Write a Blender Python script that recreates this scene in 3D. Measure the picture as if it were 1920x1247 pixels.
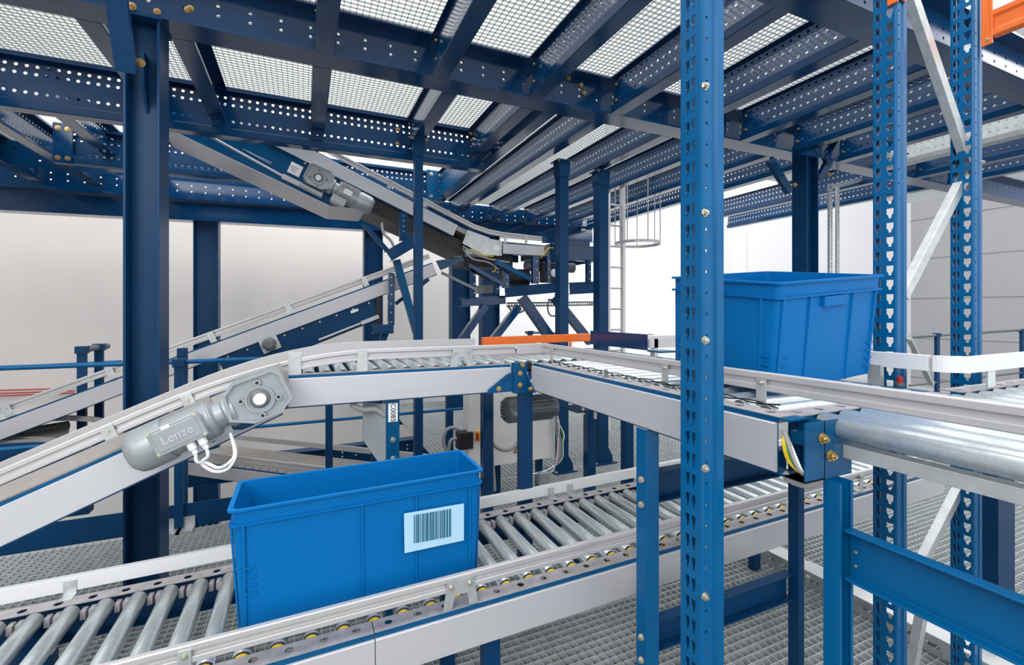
import bpy, math, random
from mathutils import Vector as V3, Matrix
random.seed(7)
C = bpy.context.scene.collection
for o in list(bpy.data.objects): bpy.data.objects.remove(o)
# ---------------------------------------------------------------- camera
EYE = 1.58; F = 870.0; HZ = 585.0; YAW = math.radians(24.155)
FD = (math.sin(YAW), math.cos(YAW)); RD = (math.cos(YAW), -math.sin(YAW))
cam = bpy.data.cameras.new('camera'); co = bpy.data.objects.new('camera', cam); C.objects.link(co)
cam.sensor_width = 36; cam.lens = F / 1920 * 36; cam.shift_y = -(623.5 - HZ) / 1920; cam.clip_start = 0.02
co.location = (0, 0, EYE); co.rotation_euler = (math.pi / 2, 0, -YAW)
S = bpy.context.scene; S.camera = co
# ---------------------------------------------------------------- world and lights
w = bpy.data.worlds.new('world'); S.world = w; w.use_nodes = True
bg = w.node_tree.nodes['Background']; bg.inputs[0].default_value = (0.97, 0.98, 1.0, 1); bg.inputs[1].default_value = 1.0
def area(name, loc, rot, sx, sy, power, col=(1, 1, 1)):
    l = bpy.data.lights.new(name, 'AREA'); l.shape = 'RECTANGLE'; l.size = sx; l.size_y = sy; l.energy = power; l.color = col
    o = bpy.data.objects.new(name, l); C.objects.link(o); o.location = loc; o.rotation_euler = rot; return o
area('hall_light', (3, 3, 9), (0, 0, 0), 14, 10, 900)
area('hall_light', (-3.5, -3.5, 4.5), (math.radians(55), 0, math.radians(-45)), 4, 2.5, 170, (1, .98, .96))
area('hall_light', (9, 2.5, 5), (0, math.radians(55), 0), 3, 6, 260)
S.view_settings.view_transform = 'Standard'; S.view_settings.look = 'None'; S.view_settings.gamma = 1
S.view_settings.use_curve_mapping = False; S.view_settings.exposure = 0.47
# ---------------------------------------------------------------- materials
def sr(r, g, b):
    f = lambda c: (c / 12.92 if c <= .04045 else ((c + .055) / 1.055) ** 2.4)
    return (f(r / 255), f(g / 255), f(b / 255), 1)
def mat(name, col, rough=.5, metal=0, vary=.0, scale=8, stretch=None, coat=0, bump=0, col2=None, spec=None):
    m = bpy.data.materials.new(name); m.use_nodes = True; nt = m.node_tree; b = nt.nodes['Principled BSDF']
    b.inputs['Base Color'].default_value = col; b.inputs['Roughness'].default_value = rough; b.inputs['Metallic'].default_value = metal
    if spec is not None: b.inputs['Specular IOR Level'].default_value = spec
    if coat: b.inputs['Coat Weight'].default_value = coat; b.inputs['Coat Roughness'].default_value = .15
    if vary or bump:
        tc = nt.nodes.new('ShaderNodeTexCoord'); mp = nt.nodes.new('ShaderNodeMapping'); nz = nt.nodes.new('ShaderNodeTexNoise')
        nt.links.new(tc.outputs['Object'], mp.inputs[0]); nt.links.new(mp.outputs[0], nz.inputs['Vector'])
        mp.inputs['Scale'].default_value = stretch or (1, 1, 1); nz.inputs['Scale'].default_value = scale; nz.inputs['Detail'].default_value = 5
        rp = nt.nodes.new('ShaderNodeValToRGB'); nt.links.new(nz.outputs[0], rp.inputs[0])
        rp.color_ramp.elements[0].position = .3; rp.color_ramp.elements[1].position = .7
        c2 = col2 or tuple(min(1, c * (1 + vary)) for c in col[:3]) + (1,)
        rp.color_ramp.elements[0].color = tuple(c * (1 - vary) for c in col[:3]) + (1,); rp.color_ramp.elements[1].color = c2
        nt.links.new(rp.outputs[0], b.inputs['Base Color'])
        if bump:
            bp = nt.nodes.new('ShaderNodeBump'); bp.inputs['Strength'].default_value = bump; bp.inputs['Distance'].default_value = .01
            nt.links.new(nz.outputs[0], bp.inputs['Height']); nt.links.new(bp.outputs[0], b.inputs['Normal'])
    return m
M = dict(
 navy=mat('navy_paint', sr(8, 58, 98), .38, 0, .10, 5, spec=.18),
 beam=mat('beam_paint', sr(2, 56, 98), .16, 0, .15, 4, spec=.35, coat=.3),
 rack=mat('rack_paint', sr(0, 90, 142), .3, 0, .08, 9, spec=.25),
 blue=mat('conveyor_blue', sr(0, 76, 120), .35, 0, .1, 12, spec=.25),
 alu=mat('brushed_aluminium', sr(196, 196, 201), .42, .25, .035, 3, (1, 1, 60)),
 guide=mat('guide_aluminium', sr(196, 195, 196), .35, .35, .02, 4),
 white=mat('white_guide', sr(218, 219, 220), .45, 0, .02, 4),
 galv=mat('galvanised_steel', sr(192, 197, 198), .36, .55, .12, 25),
 roller=mat('roller_steel', sr(205, 214, 216), .27, .6, .08, 14, (6, .6, 6)),
 dust=mat('dusty_flange', sr(164, 160, 162), .55, .2, .15, 30),
 grate=mat('grating_steel', sr(198, 204, 204), .45, .2, .12, 20),
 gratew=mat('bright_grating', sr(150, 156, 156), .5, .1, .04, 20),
 bin=mat('bin_plastic', sr(0, 103, 170), .45, 0, .02, 3, spec=.12),
 orange=mat('orange_paint', sr(228, 106, 26), .35, 0, .05, 8, coat=.3),
 motor=mat('motor_grey', sr(158, 165, 168), .4, .35, .06, 12),
 dmotor=mat('dark_motor', sr(112, 118, 122), .45, .4, .1, 12),
 black=mat('black_rubber', sr(28, 28, 32), .5, 0, .1, 10),
 hose=mat('grey_hose', sr(150, 152, 152), .5), zinc=mat('zinc_bolt', sr(200, 194, 176), .3, .8, .1, 40),
 brass=mat('brass_bolt', sr(196, 168, 110), .3, .8, .1, 40),
 yellow=mat('yellow_cap', sr(225, 190, 30), .4), red=mat('red_switch', sr(190, 30, 28), .4), green=mat('green_wire', sr(60, 140, 50), .5),
 label=mat('paper_label', sr(236, 238, 240), .6), lblue=mat('blue_label', sr(170, 208, 236), .6, 0, .04, 10), teal=mat('barcode_ink', sr(30, 105, 130), .6), ink=mat('black_ink', sr(20, 20, 22), .6),
 cab=mat('cabinet_grey', sr(226, 225, 222), .45, 0, .01, 3), pink=mat('pink_wire', sr(205, 130, 165), .5),
 belt=mat('belt_rubber', sr(160, 156, 152), .6, 0, .08, 10), wallb=mat('beige_wall', sr(214, 208, 202), .6, 0, .04, .7),
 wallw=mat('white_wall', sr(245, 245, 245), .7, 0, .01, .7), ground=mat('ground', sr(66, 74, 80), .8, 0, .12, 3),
 light_block=mat('dark_light_block', sr(44, 50, 56), .8, 0, .15, 6), glow=mat('indicator', (1, 1, 1, 1), .5), redl=mat('red_conduit', sr(190, 70, 70), .5))
g = M['glow'].node_tree.nodes['Principled BSDF']; g.inputs['Emission Color'].default_value = (.8, .9, 1, 1); g.inputs['Emission Strength'].default_value = 6
# ribbed walls
def ribbed(name, col, period, depth, axis='Z', lines=None):
    m = mat(name, col, .55, 0, .02, 2); nt = m.node_tree; b = nt.nodes['Principled BSDF']
    tc = nt.nodes.new('ShaderNodeTexCoord'); wv = nt.nodes.new('ShaderNodeTexWave'); wv.bands_direction = axis
    wv.inputs['Scale'].default_value = 1 / period * .314; nt.links.new(tc.outputs['Object'], wv.inputs['Vector'])
    bp = nt.nodes.new('ShaderNodeBump'); bp.inputs['Strength'].default_value = depth; bp.inputs['Distance'].default_value = .02
    nt.links.new(wv.outputs[1], bp.inputs['Height']); nt.links.new(bp.outputs[0], b.inputs['Normal']); return m
M['wallb'] = ribbed('beige_panel_wall', sr(230, 225, 220), .1, .015)
M['wallg'] = ribbed('grey_panel_wall', sr(176, 176, 180), .12, .06)
# ---------------------------------------------------------------- picture rays (z relative to the eye)
def _r(px): s = (px - 960) / F; return FD[0] + s * RD[0], FD[1] + s * RD[1]
def Pd(px, py, d): a, b = _r(px); return V3((a * d, b * d, -(py - HZ) / F * d))
def Pu(px, py, u): return Pd(px, py, u / _r(px)[0])
def Pv(px, py, v): return Pd(px, py, v / _r(px)[1])
def Pz(px, py, z): return Pd(px, py, -z * F / (py - HZ))
def uv(px, v): return Pv(px, 0, v).x
A = V3((1, 0, 0)); B = V3((0, 1, 0)); Z = V3((0, 0, 1)); FL = -EYE
def P(u, v, z): return V3((u, v, z))
# ---------------------------------------------------------------- mesh builder
class MB:
    def __init__(s): s.v = []; s.f = []
    def add(s, vs, fs):
        n = len(s.v); s.v += [V3(x) for x in vs]; s.f += [tuple(i + n for i in f) for f in fs]; return s
    def box(s, c, ex, ey=None, ez=None, ax=A, ay=B, az=Z):
        c = V3(c)
        if ey is None: ex, ey, ez = ex
        x, y, z = ax * ex / 2, ay * ey / 2, az * ez / 2
        vs = [c + i * x + j * y + k * z for k in (-1, 1) for j in (-1, 1) for i in (-1, 1)]
        return s.add(vs, [(0, 2, 3, 1), (4, 5, 7, 6), (0, 1, 5, 4), (2, 6, 7, 3), (0, 4, 6, 2), (1, 3, 7, 5)])
    def bx(s, lo, hi): lo = V3(lo); hi = V3(hi); d = hi - lo; return s.box((lo + hi) / 2, abs(d.x), abs(d.y), abs(d.z))
    def sweep(s, path, prof, side, closed=True, caps=True):
        """profile (a,b): a along side, b along up (perpendicular to the path)"""
        n = len(path); path = [V3(p) for p in path]; side = V3(side).normalized(); rings = []
        for i, p in enumerate(path):
            d0 = (path[i] - path[i - 1]).normalized() if i else None
            d1 = (path[i + 1] - path[i]).normalized() if i < n - 1 else None
            ups = []
            for d in (d0, d1):
                if d is None: continue
                u = side.cross(d); u = -u if (u.z < 0 or (abs(u.z) < 1e-6 and False)) else u
                ups.append(u.normalized())
            u = sum(ups, V3()) / len(ups); u = u / max(u.length_squared, .2)
            rings.append([p + side * a + u * b for a, b in prof])
        m = len(prof); vs = [q for r in rings for q in r]; fs = []
        for i in range(n - 1):
            for j in range(m if closed else m - 1):
                k = (j + 1) % m; fs.append((i * m + j, i * m + k, (i + 1) * m + k, (i + 1) * m + j))
        if caps and closed: fs += [tuple(range(m)), tuple(range((n - 1) * m, n * m))]
        return s.add(vs, fs)
    def bar(s, p0, p1, prof, side): return s.sweep([p0, p1], prof, side)
    def ext(s, p0, p1, prof, ax, ay):
        """vertical or free extrusion: profile axes given"""
        m = len(prof); vs = [V3(p) + ax * a + ay * b for p in (p0, p1) for a, b in prof]
        fs = [(j, (j + 1) % m, m + (j + 1) % m, m + j) for j in range(m)] + [tuple(range(m)), tuple(range(m, 2 * m))]
        return s.add(vs, fs)
    def cyl(s, p0, p1, r, n=16, r2=None, caps=True):
        p0 = V3(p0); p1 = V3(p1); d = (p1 - p0).normalized(); x = d.orthogonal().normalized(); y = d.cross(x); r2 = r if r2 is None else r2
        vs = [p + (x * math.cos(t) + y * math.sin(t)) * q for p, q in ((p0, r), (p1, r2)) for t in [2 * math.pi * i / n for i in range(n)]]
        fs = [(i, (i + 1) % n, n + (i + 1) % n, n + i) for i in range(n)]
        if caps: fs += [tuple(range(n))[::-1], tuple(range(n, 2 * n))]
        return s.add(vs, fs)
    def lathe(s, p0, d, prof, n=24):
        p0 = V3(p0); d = V3(d).normalized(); x = d.orthogonal().normalized(); y = d.cross(x); m = len(prof)
        vs = [p0 + d * t + (x * math.cos(a) + y * math.sin(a)) * r for t, r in prof for a in [2 * math.pi * i / n for i in range(n)]]
        fs = [(j * n + i, j * n + (i + 1) % n, (j + 1) * n + (i + 1) % n, (j + 1) * n + i) for j in range(m - 1) for i in range(n)]
        fs += [tuple(range(n)), tuple(range((m - 1) * n, m * n))]
        return s.add(vs, fs)
    def tube(s, pts, r, n=8, rib=0):
        pts = [V3(p) for p in pts]; q = []
        for i in range(len(pts) - 1):  # catmull-rom
            a = pts[max(i - 1, 0)]; b = pts[i]; c = pts[i + 1]; d = pts[min(i + 2, len(pts) - 1)]
            K = 6 if not rib else 14
            for k in range(K):
                t = k / K; q.append(.5 * ((2 * b) + (c - a) * t + (2 * a - 5 * b + 4 * c - d) * t * t + (3 * b - a - 3 * c + d) * t ** 3))
        q.append(pts[-1]); x = (q[1] - q[0]).orthogonal().normalized(); vs = []
        for i, p in enumerate(q):
            d = (q[min(i + 1, len(q) - 1)] - q[max(i - 1, 0)]).normalized(); x = (x - d * x.dot(d)).normalized(); y = d.cross(x)
            rr = r * (1.12 if rib and i % 2 else 1)
            vs += [p + (x * math.cos(2 * math.pi * k / n) + y * math.sin(2 * math.pi * k / n)) * rr for k in range(n)]
        m = len(q); fs = [(i * n + k, i * n + (k + 1) % n, (i + 1) * n + (k + 1) % n, (i + 1) * n + k) for i in range(m - 1) for k in range(n)]
        fs += [tuple(range(n)), tuple(range((m - 1) * n, m * n))]
        return s.add(vs, fs)
    def perf(s, o, ax, ay, pitch, width, n, holes, off=0.0, L=None):
        """flat sheet from o along ax (n cells of pitch) and ay (width) with one hole polygon per cell; holes = list of polygons in cell coords, star-shaped, each with its own band (lo,hi,poly)"""
        o = V3(o); ax = V3(ax).normalized(); ay = V3(ay).normalized()
        for lo, hi, poly in holes:
            for i in range(n):
                x0 = i * pitch; x1 = x0 + pitch
                if poly is None:
                    continue
                cx = sum(p[0] for p in poly) / len(poly); cy = sum(p[1] for p in poly) / len(poly)
                cor = [(0, lo), (pitch, lo), (pitch, hi), (0, hi)]
                ang = sorted(set([round(math.atan2(y - cy, x - cx), 5) for x, y in list(poly) + cor]))
                def hitp(a, pg):
                    dx, dy = math.cos(a), math.sin(a); best = None
                    for k in range(len(pg)):
                        (ax_, ay_), (bx_, by_) = pg[k], pg[(k + 1) % len(pg)]; ex, ey = bx_ - ax_, by_ - ay_
                        den = dx * ey - dy * ex
                        if abs(den) < 1e-12: continue
                        t = ((ax_ - cx) * ey - (ay_ - cy) * ex) / den; q = ((ax_ - cx) * dy - (ay_ - cy) * dx) / den
                        if t > 0 and -1e-4 <= q <= 1.0001 and (best is None or t > best): best = t
                    return (cx + dx * best, cy + dy * best)
                if i == 0: inn = [hitp(a, poly) for a in ang]; out = [hitp(a, cor) for a in ang]
                m = len(ang); vs = [o + ax * (x + x0) + ay * y for x, y in inn + out]
                s.add(vs, [(k, (k + 1) % m, m + (k + 1) % m, m + k) for k in range(m)])
        for lo, hi, poly in holes:
            if poly is None: s.add([o + ay * lo, o + ax * n * pitch + ay * lo, o + ax * n * pitch + ay * hi, o + ay * hi], [(0, 1, 2, 3)])
        return s
    def build(s, name, m, parent=None, smooth=False, solid=0, bevel=0, kind=None):
        base = V3()
        if parent: 
            q = parent
            while q: base += q.location; q = q.parent
        elif s.v:
            lo = V3([min(v[i] for v in s.v) for i in range(3)]); hi = V3([max(v[i] for v in s.v) for i in range(3)])
            base = V3(((lo.x + hi.x) / 2, (lo.y + hi.y) / 2, lo.z + EYE))
        me = bpy.data.meshes.new(name); me.from_pydata([v + V3((0, 0, EYE)) - base for v in s.v], [], s.f)
        import bmesh
        b = bmesh.new(); b.from_mesh(me); bmesh.ops.remove_doubles(b, verts=b.verts, dist=1e-5) if (solid or bevel) else None
        bmesh.ops.recalc_face_normals(b, faces=b.faces); b.to_mesh(me); b.free()
        me.materials.append(M[m] if isinstance(m, str) else m)
        if smooth: me.shade_smooth() if hasattr(me, 'shade_smooth') else None; me.polygons.foreach_set('use_smooth', [True] * len(me.polygons))
        o = bpy.data.objects.new(name, me); C.objects.link(o)
        if parent: o.parent = parent
        else: o.location = base
        if smooth:
            try: me.set_sharp_from_angle(angle=math.radians(40))
            except Exception: pass
        if solid: md = o.modifiers.new('solid', 'SOLIDIFY'); md.thickness = solid; md.offset = 0
        if bevel: md = o.modifiers.new('bevel', 'BEVEL'); md.width = bevel; md.segments = 2; md.limit_method = 'ANGLE'
        if kind: o['kind'] = kind
        return o
def tag(o, label, cat, group=None, kind=None):
    o['label'] = label; o['category'] = cat
    if group: o['group'] = group
    if kind: o['kind'] = kind
    return o
def thing(name, label, cat, base, group=None):
    o = bpy.data.objects.new(name, None); C.objects.link(o); o.empty_display_size = .05
    o.location = V3(base) + V3((0, 0, EYE)); return tag(o, label, cat, group)
def inst(src, name, pos, parent, rot=None):
    """copy sharing mesh data; pos relative to the eye frame"""
    o = src.copy(); o.name = name; C.objects.link(o); o.parent = parent; base = V3(); q = parent
    while q: base += q.location; q = q.parent
    o.location = V3(pos) + V3((0, 0, EYE)) - base
    if rot is not None: o.rotation_euler = rot.to_euler()
    return o
# shared small meshes (never shown by themselves)
def hide_src(mb, name, m, smooth=False):
    me = bpy.data.meshes.new(name); me.from_pydata([v for v in mb.v], [], mb.f); me.materials.append(M[m]); 
    if smooth:
        me.polygons.foreach_set('use_smooth', [True] * len(me.polygons))
        try: me.set_sharp_from_angle(angle=math.radians(40))
        except Exception: pass
    return me
def put(me, name, pos, parent, zdir=Z, xdir=None, scale=1):
    o = bpy.data.objects.new(name, me); C.objects.link(o); o.parent = parent; base = V3(); q = parent
    while q: base += q.location; q = q.parent
    z = V3(zdir).normalized(); x = V3(xdir).normalized() if xdir else z.orthogonal().normalized(); x = (x - z * x.dot(z)).normalized(); y = z.cross(x)
    mt = Matrix((x, y, z)).transposed().to_4x4(); mt = Matrix.Translation(V3(pos) + V3((0, 0, EYE)) - base) @ mt @ Matrix.Scale(scale, 4)
    o.matrix_basis = mt; return o
def hexbolt(m):
    b = MB(); b.cyl((0, 0, 0), (0, 0, .0015), .010, 16); b.cyl((0, 0, .0015), (0, 0, .0075), .0078, 6); b.cyl((0, 0, .0075), (0, 0, .012), .004, 8)
    return hide_src(b, 'bolt_' + m, m)
BZ = hexbolt('zinc'); BB = hexbolt('brass')
def bolt(pos, n, parent, s=1.0, brass=False): return put(BB if brass else BZ, 'bolt', pos, parent, n, scale=s)
def circ(cx, cy, r, n=8): return [(cx + r * math.cos(2 * math.pi * (i + .5) / n), cy + r * math.sin(2 * math.pi * (i + .5) / n)) for i in range(n)]
def Hprof(h, bf, tf=.012, tw=.009):
    """profile (a across, b up), H standing"""
    a, t = bf / 2, tw / 2
    return [(-a, 0), (a, 0), (a, tf), (t, tf), (t, h - tf), (a, h - tf), (a, h), (-a, h), (-a, h - tf), (-t, h - tf), (-t, tf), (-a, tf)]
def text(parent, body, pos, xdir, zdir, size, m, depth=.0008):
    cu = bpy.data.curves.new('t', 'FONT'); cu.body = body; cu.size = size; cu.extrude = depth; cu.align_x = 'CENTER'; cu.align_y = 'CENTER'
    t = bpy.data.objects.new('t', cu); C.objects.link(t); bpy.context.view_layer.update()
    me = bpy.data.meshes.new_from_object(t.evaluated_get(bpy.context.evaluated_depsgraph_get())); bpy.data.objects.remove(t)
    me.materials.clear(); me.materials.append(M[m]); return put(me, 'lettering', pos, parent, zdir, xdir)
# ================================================================ SETTING
def struct(mb, name, m, **k): return mb.build(name, m, kind='structure', **k)
VB = 9.5; UC = uv(1708, VB)
b = MB(); b.bx((-9, 8.6, -6), (2.9, 8.7, 6)); struct(b, 'wall_back_left', 'wallb')
b = MB(); b.bx((-9, VB, -6), (UC, VB + .1, 9)); struct(b, 'wall_back', 'wallw')
b = MB(); b.bx((-7.1, -7, -6), (-7, VB, 4.2)); struct(b, 'wall_left_light_block', 'wallg')  # unseen wall, added to block light so the joist webs reflect grey
b = MB(); b.bx((UC, -6, -6), (UC + .1, VB, 9)); struct(b, 'wall_right', 'wallg')
b = MB()
for i in range(9): b.box(P(UC - .005, 2, -5.2 + i * 1.42), .02, 16, .012)
struct(b, 'trim_1', 'dmotor')
b = MB(); b.bx((-9, -6, -4.7), (UC, VB, -4.6)); struct(b, 'floor_below', 'ground')
def grating(name, rects, z, pu, pv, h, t, m, low=.35):
    g = MB()
    for (u0, u1, v0, v1) in rects:
        n = int((u1 - u0) / pu)
        for i in range(n + 1): u = u0 + i * pu; g.bx((u - t / 2, v0, z), (u + t / 2, v1, z + h))
        n = int((v1 - v0) / pv)
        for i in range(n + 1): v = v0 + i * pv; g.bx((u0, v - t / 2, z + h * low), (u1, v + t / 2, z + h * (low + (.65 if low else 1))))
    return g.build(name, m, kind='structure')
grating('floor', [(-3.2, 7, -.3, 4.08)], FL - .03, .041, .041, .030, .0026, 'grate', 0)
b = MB(); b.bx((-3.6, -3, FL - .62), (7, 4.05, FL - .6)); struct(b, 'floor_light_block', 'light_block')  # dark sheet added to block light coming from below the grating
grating('floor_far', [(1.3, 12, 4.12, 8)], FL - .03, .05, .05, .028, .004, 'grate')
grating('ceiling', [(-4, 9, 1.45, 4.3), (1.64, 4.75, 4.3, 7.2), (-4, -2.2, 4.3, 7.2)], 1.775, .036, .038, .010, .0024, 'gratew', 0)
# ================================================================ MEZZANINE STEEL
def hbeam(name, label, u0, u1, vc, z0, z1, bf, cat='beam', hole=True, zz=0, m='beam', flip=False):
    h = z1 - z0; t = thing(name, label, cat, P(u0, vc, z0))
    dz = V3((0, 0, zz))
    f = MB()
    for zc in (z0 + .006, z1 - .006):
        f.sweep([P(u0, vc, zc), P(u1, vc, zc) + dz], [(-bf / 2, -.006), (bf / 2, -.006), (bf / 2, .006), (-bf / 2, .006)], B)
    f.build('flange', m, t)
    wb = MB(); n = int((u1 - u0) / .155)
    if hole and not zz: wb.perf(P(u0, vc, z0 + .006), A, Z, .155, h - .012, n, [(0, h * .33, None), (h * .33, h * .52, circ(.07, h * .43, .0105)), (h * .52, h * .72, circ(.07, h * .63, .0105)), (h * .72, h - .012, None)])
    else: wb.sweep([P(u0, vc, z0 + h / 2), P(u1, vc, z0 + h / 2) + dz], [(-.004, -h / 2 + .01), (.004, -h / 2 + .01), (.004, h / 2 - .01), (-.004, h / 2 - .01)], B)
    wb.build('web', m, t, solid=.008 if hole and not zz else 0)
    return t
mb_ = hbeam('mezzanine_beam', 'long dark blue main beam of the upper deck, crossing the top of the picture from the left column', -3.6, 12, 2.985, 1.5, 1.775, .178)
for (px, py) in ((1060, 147), (1083, 160), (1089, 175)): bolt(Pv(px + 6, py, 2.978), -B, mb_, 1.7, True)
hbeam('mezzanine_beam', 'dark blue deck beam nearest the camera, across the top right corner behind the rack uprights', .6, 9, 1.468, 1.5, 1.775, .178)
for a_, c_ in (((819, 61), (846, 67)), ((1007, 107), (1026, 112)), ((1161, 146), (1177, 150))): b = MB(); b.cyl(Pv(*a_, 2.88), Pv(*c_, 2.88), .006, 8); b.build('fixing_pin', 'label', mb_)
# far girder
fg = hbeam('mezzanine_girder', 'deep blue girder in front of the beige wall carrying the far ends of the joists', -4.2, 4.9, 7.27, 1.14, 1.42, .2, hole=False, zz=.145)
b = MB(); b.perf(P(-4.2, 7.25, 1.45), A, Z, .155, .32, 58, [(0, .08, None), (.08, .16, circ(.07, .12, .011)), (.16, .24, circ(.07, .2, .011)), (.24, .32, None)]); b.build('end_web', 'beam', fg, solid=.008)
# sigma joists : open profile, perforated web facing -A
def joist(u, v0, v1, label, z0=1.5, z1=1.772, w=.108, m='beam', holes=True, group=None, name='deck_joist'):
    t = thing(name, label, 'joist', P(u, v0, z0), group); L = v1 - v0; n = max(1, int(L / .054)); p = L / n
    f = MB(); f.sweep([P(u, v0, 0), P(u, v1, 0)], [(.003, z1), (w, z1), (w, z1 - .015), (w - .003, z1 - .015), (w - .003, z1 - .003), (.003, z1 - .003)], A)
    f.sweep([P(u, v0, 0), P(u, v1, 0)], [(.02, z0 + .065), (.0, z0 + .052), (.0, z0 + .004), (.004, z0), (w - .004, z0), (w, z0 + .004), (w, z0 + .02), (w - .003, z0 + .02), (w - .003, z0 + .004), (.004, z0 + .004), (.004, z0 + .05), (.023, z0 + .062)], A)
    f.build('flange', m, t)
    wb = MB(); h1 = z1 - z0 - .065
    if holes:
        wb.perf(P(u + .035, v0, z0 + .2), B, Z, p, z1 - z0 - .2, n, [(0, z1 - z0 - .2, circ(p / 2, .03, .0105))])
        k = (V3((.015, 0, .135))).normalized(); hh = .1358
        wb.perf(P(u + .02, v0, z0 + .065), B, k, p, hh, n, [(0, hh / 2, circ(p / 2, .035, .0105)), (hh / 2, hh, circ(p / 2, hh - .03, .0105))])
    else: wb.sweep([P(u, v0, 0), P(u, v1, 0)], [(.02, z0 + .06), (.03, z1), (.034, z1), (.024, z0 + .06)], A)
    wb.build('web', m, t, solid=.0025)
    for dz in (.08, .2): bolt(P(u + .015, v0 + .05, z0 + dz), -A, t, 1.2, True); bolt(P(u + .015, v1 - .05, z0 + dz), -A, t, 1.2, True)
    return t
G1 = 'perforated joists between the two nearest deck beams'; G2 = 'perforated joists beyond the main deck beam'
names1 = {0: 'smooth blue joist running up the picture just left of centre top', 1: 'blue joist above the slender post, between the nearest deck beams', 2: 'blue joist with one row of bolts, right of the three brass bolts',
          3: 'perforated blue joist just left of the front rack upright', 4: 'perforated blue joist appearing right behind the front rack upright', 5: 'perforated blue joist over the column with knee braces, first from it',
          6: 'perforated blue joist second right of the front rack upright, above the knee-braced column', 7: 'perforated blue joist seen through the left galvanised brace', 8: 'galvanised perforated joist low behind the galvanised brace joint', 9: 'perforated blue joist crossing behind the rightmost rack upright', 10: 'last perforated joist at the right edge of the picture'}
for k in range(0, 11): joist(.0557 + .6865 * k, 1.557 if k > 0 else 1.557, 2.893, names1[k], group=G1, holes=k > 1, m='galv' if k == 8 else 'beam')
for u, l in ((-.665, 'dark blue joist right beside the left column, ending at the punched edge beam'), (-1.07, 'dark blue joist left of the left column above the white grating'), (.05, 'dark blue joist near centre top, between the main beam and the punched edge beam'),
             (.86, 'dark blue joist ending on the cap of the slender post'), (1.45, 'dark blue joist ending at the tip of the punched edge beam'), (-2.3, 'dark blue joist at the far left under the deck grating')):
    joist(u, 3.08, 4.26, l, holes=u > 1, group=G2)
b2 = [(1.64, 'unpunched dark double joist edging the conveyor opening', False), (2.077, 'long perforated joist next to the conveyor opening', True), (2.77, 'long perforated joist over the middle slender post', True), (3.41, 'long perforated joist, third from the conveyor opening', True),
      (4.07, 'long perforated joist, second from the white wall', True), (4.69, 'outermost perforated joist in front of the white wall', True)]
for u, l, hh in b2: joist(u, 3.08, 7.17, l, holes=hh, group=G2)
for u, l in ((-2.85, 'leftmost blue joist running to the far girder'), (-2.3, 'second blue joist from the left running to the far girder'), (-1.75, 'blue joist behind the left column running to the far girder')):
    joist(u, 4.45, 7.17, l, group=G2)
for u, l in ((6.0, 'blue joist beyond the main beam at the far right'), (6.9, 'blue joist beyond the main beam in the right corner')): joist(u, 3.08, 6, l, group=G2)
# punched edge beam P
def edge(name, label, u0, u1, v, z0, z1, rows, m='beam'):
    t = thing(name, label, 'beam', P(u0, v, z0)); n = int((u1 - u0) / .056)
    f = MB(); f.sweep([P(u0, v, 0), P(u1, v, 0)], [(.0, z0 + .07), (-.02, z0 + .055), (-.02, z0 + .004), (-.016, z0), (.08, z0), (.08, z0 + .02), (.077, z0 + .02), (.077, z0 + .003), (-.016, z0 + .004), (-.016, z0 + .05), (.003, z0 + .067)], B)
    f.sweep([P(u0, v, 0), P(u1, v, 0)], [(-.02, z1), (.08, z1), (.08, z1 - .004), (-.017, z1 - .004), (-.017, z1 - .03), (-.02, z1 - .03)], B); f.build('flange', m, t)
    w_ = MB(); hh = z1 - z0; c = .028
    w_.perf(P(u0, v + .03, z0), A, Z, .056, hh, n, [(hh - .11, hh, circ(c, rows[0] - z0,   .0115))])
    w_.perf(P(u0, v + .012, z0), A, Z, .056, hh, n, [(.06, (rows[1] + rows[2]) / 2 - z0, circ(c, rows[2] - z0,   .0115)), ((rows[1] + rows[2]) / 2 - z0, hh - .1, circ(c, rows[1] - z0,   .0115))])
    w_.build('web', m, t, solid=.003); return t
pe = edge('edge_beam', 'wide punched blue edge beam with three rows of white holes, left of the slender post', -3.9, 1.62, 4.26, 1.385, 1.768, (1.70, 1.64, 1.51))
for px, py in ((746, 243), (745, 269), (882, 250), (885, 263)): bolt(Pv(px, py, 4.255), -B, pe, 1.8, True)
te = edge('trimmer_beam', 'blue trimmer beam with bolted corner plates behind the upper inclined conveyor', uv(100, 5.6), uv(835, 5.6), 5.6, 1.38, 1.72, (1.66, 1.6, 1.47), 'navy')
for x0, x1 in ((100, 137), (800, 833)):
    b = MB(); q0 = uv(x0, 5.57); q1 = uv(x1, 5.57); b.bx((q0, 5.56, 1.36), (q1, 5.575, 1.73)); b.build('corner_plate', 'blue' if x0 > 500 else 'beam', te)  # right plate gets a brighter blue, painting in light from the opening
    for a in (.25, .75):
        for zc in (1.41, 1.68): bolt(P(q0 + (q1 - q0) * a, 5.56, zc), -B, te, 2.2, x0 < 500)
# second trimmer running away on the right side of the opening
joist(1.5, 4.35, 5.6, 'blue trimmer beside the conveyor opening, coloured brighter for the light falling through it', z0=1.4, z1=1.72, m='blue', name='trimmer_joist')  # brighter blue stands in for light through the opening
# beam stub behind left
b = MB(); b.perf(P(-3, 6.4, 1.5), A, Z, .2, .25, 22, [(0, .13, circ(.1, .07, .012)), (.13, .25, circ(.1, .18, .012))]); tag(b.build('opening_beam', 'beam', solid=.006), 'dark punched beam far behind the opening, above the trimmer', 'beam')
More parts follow.
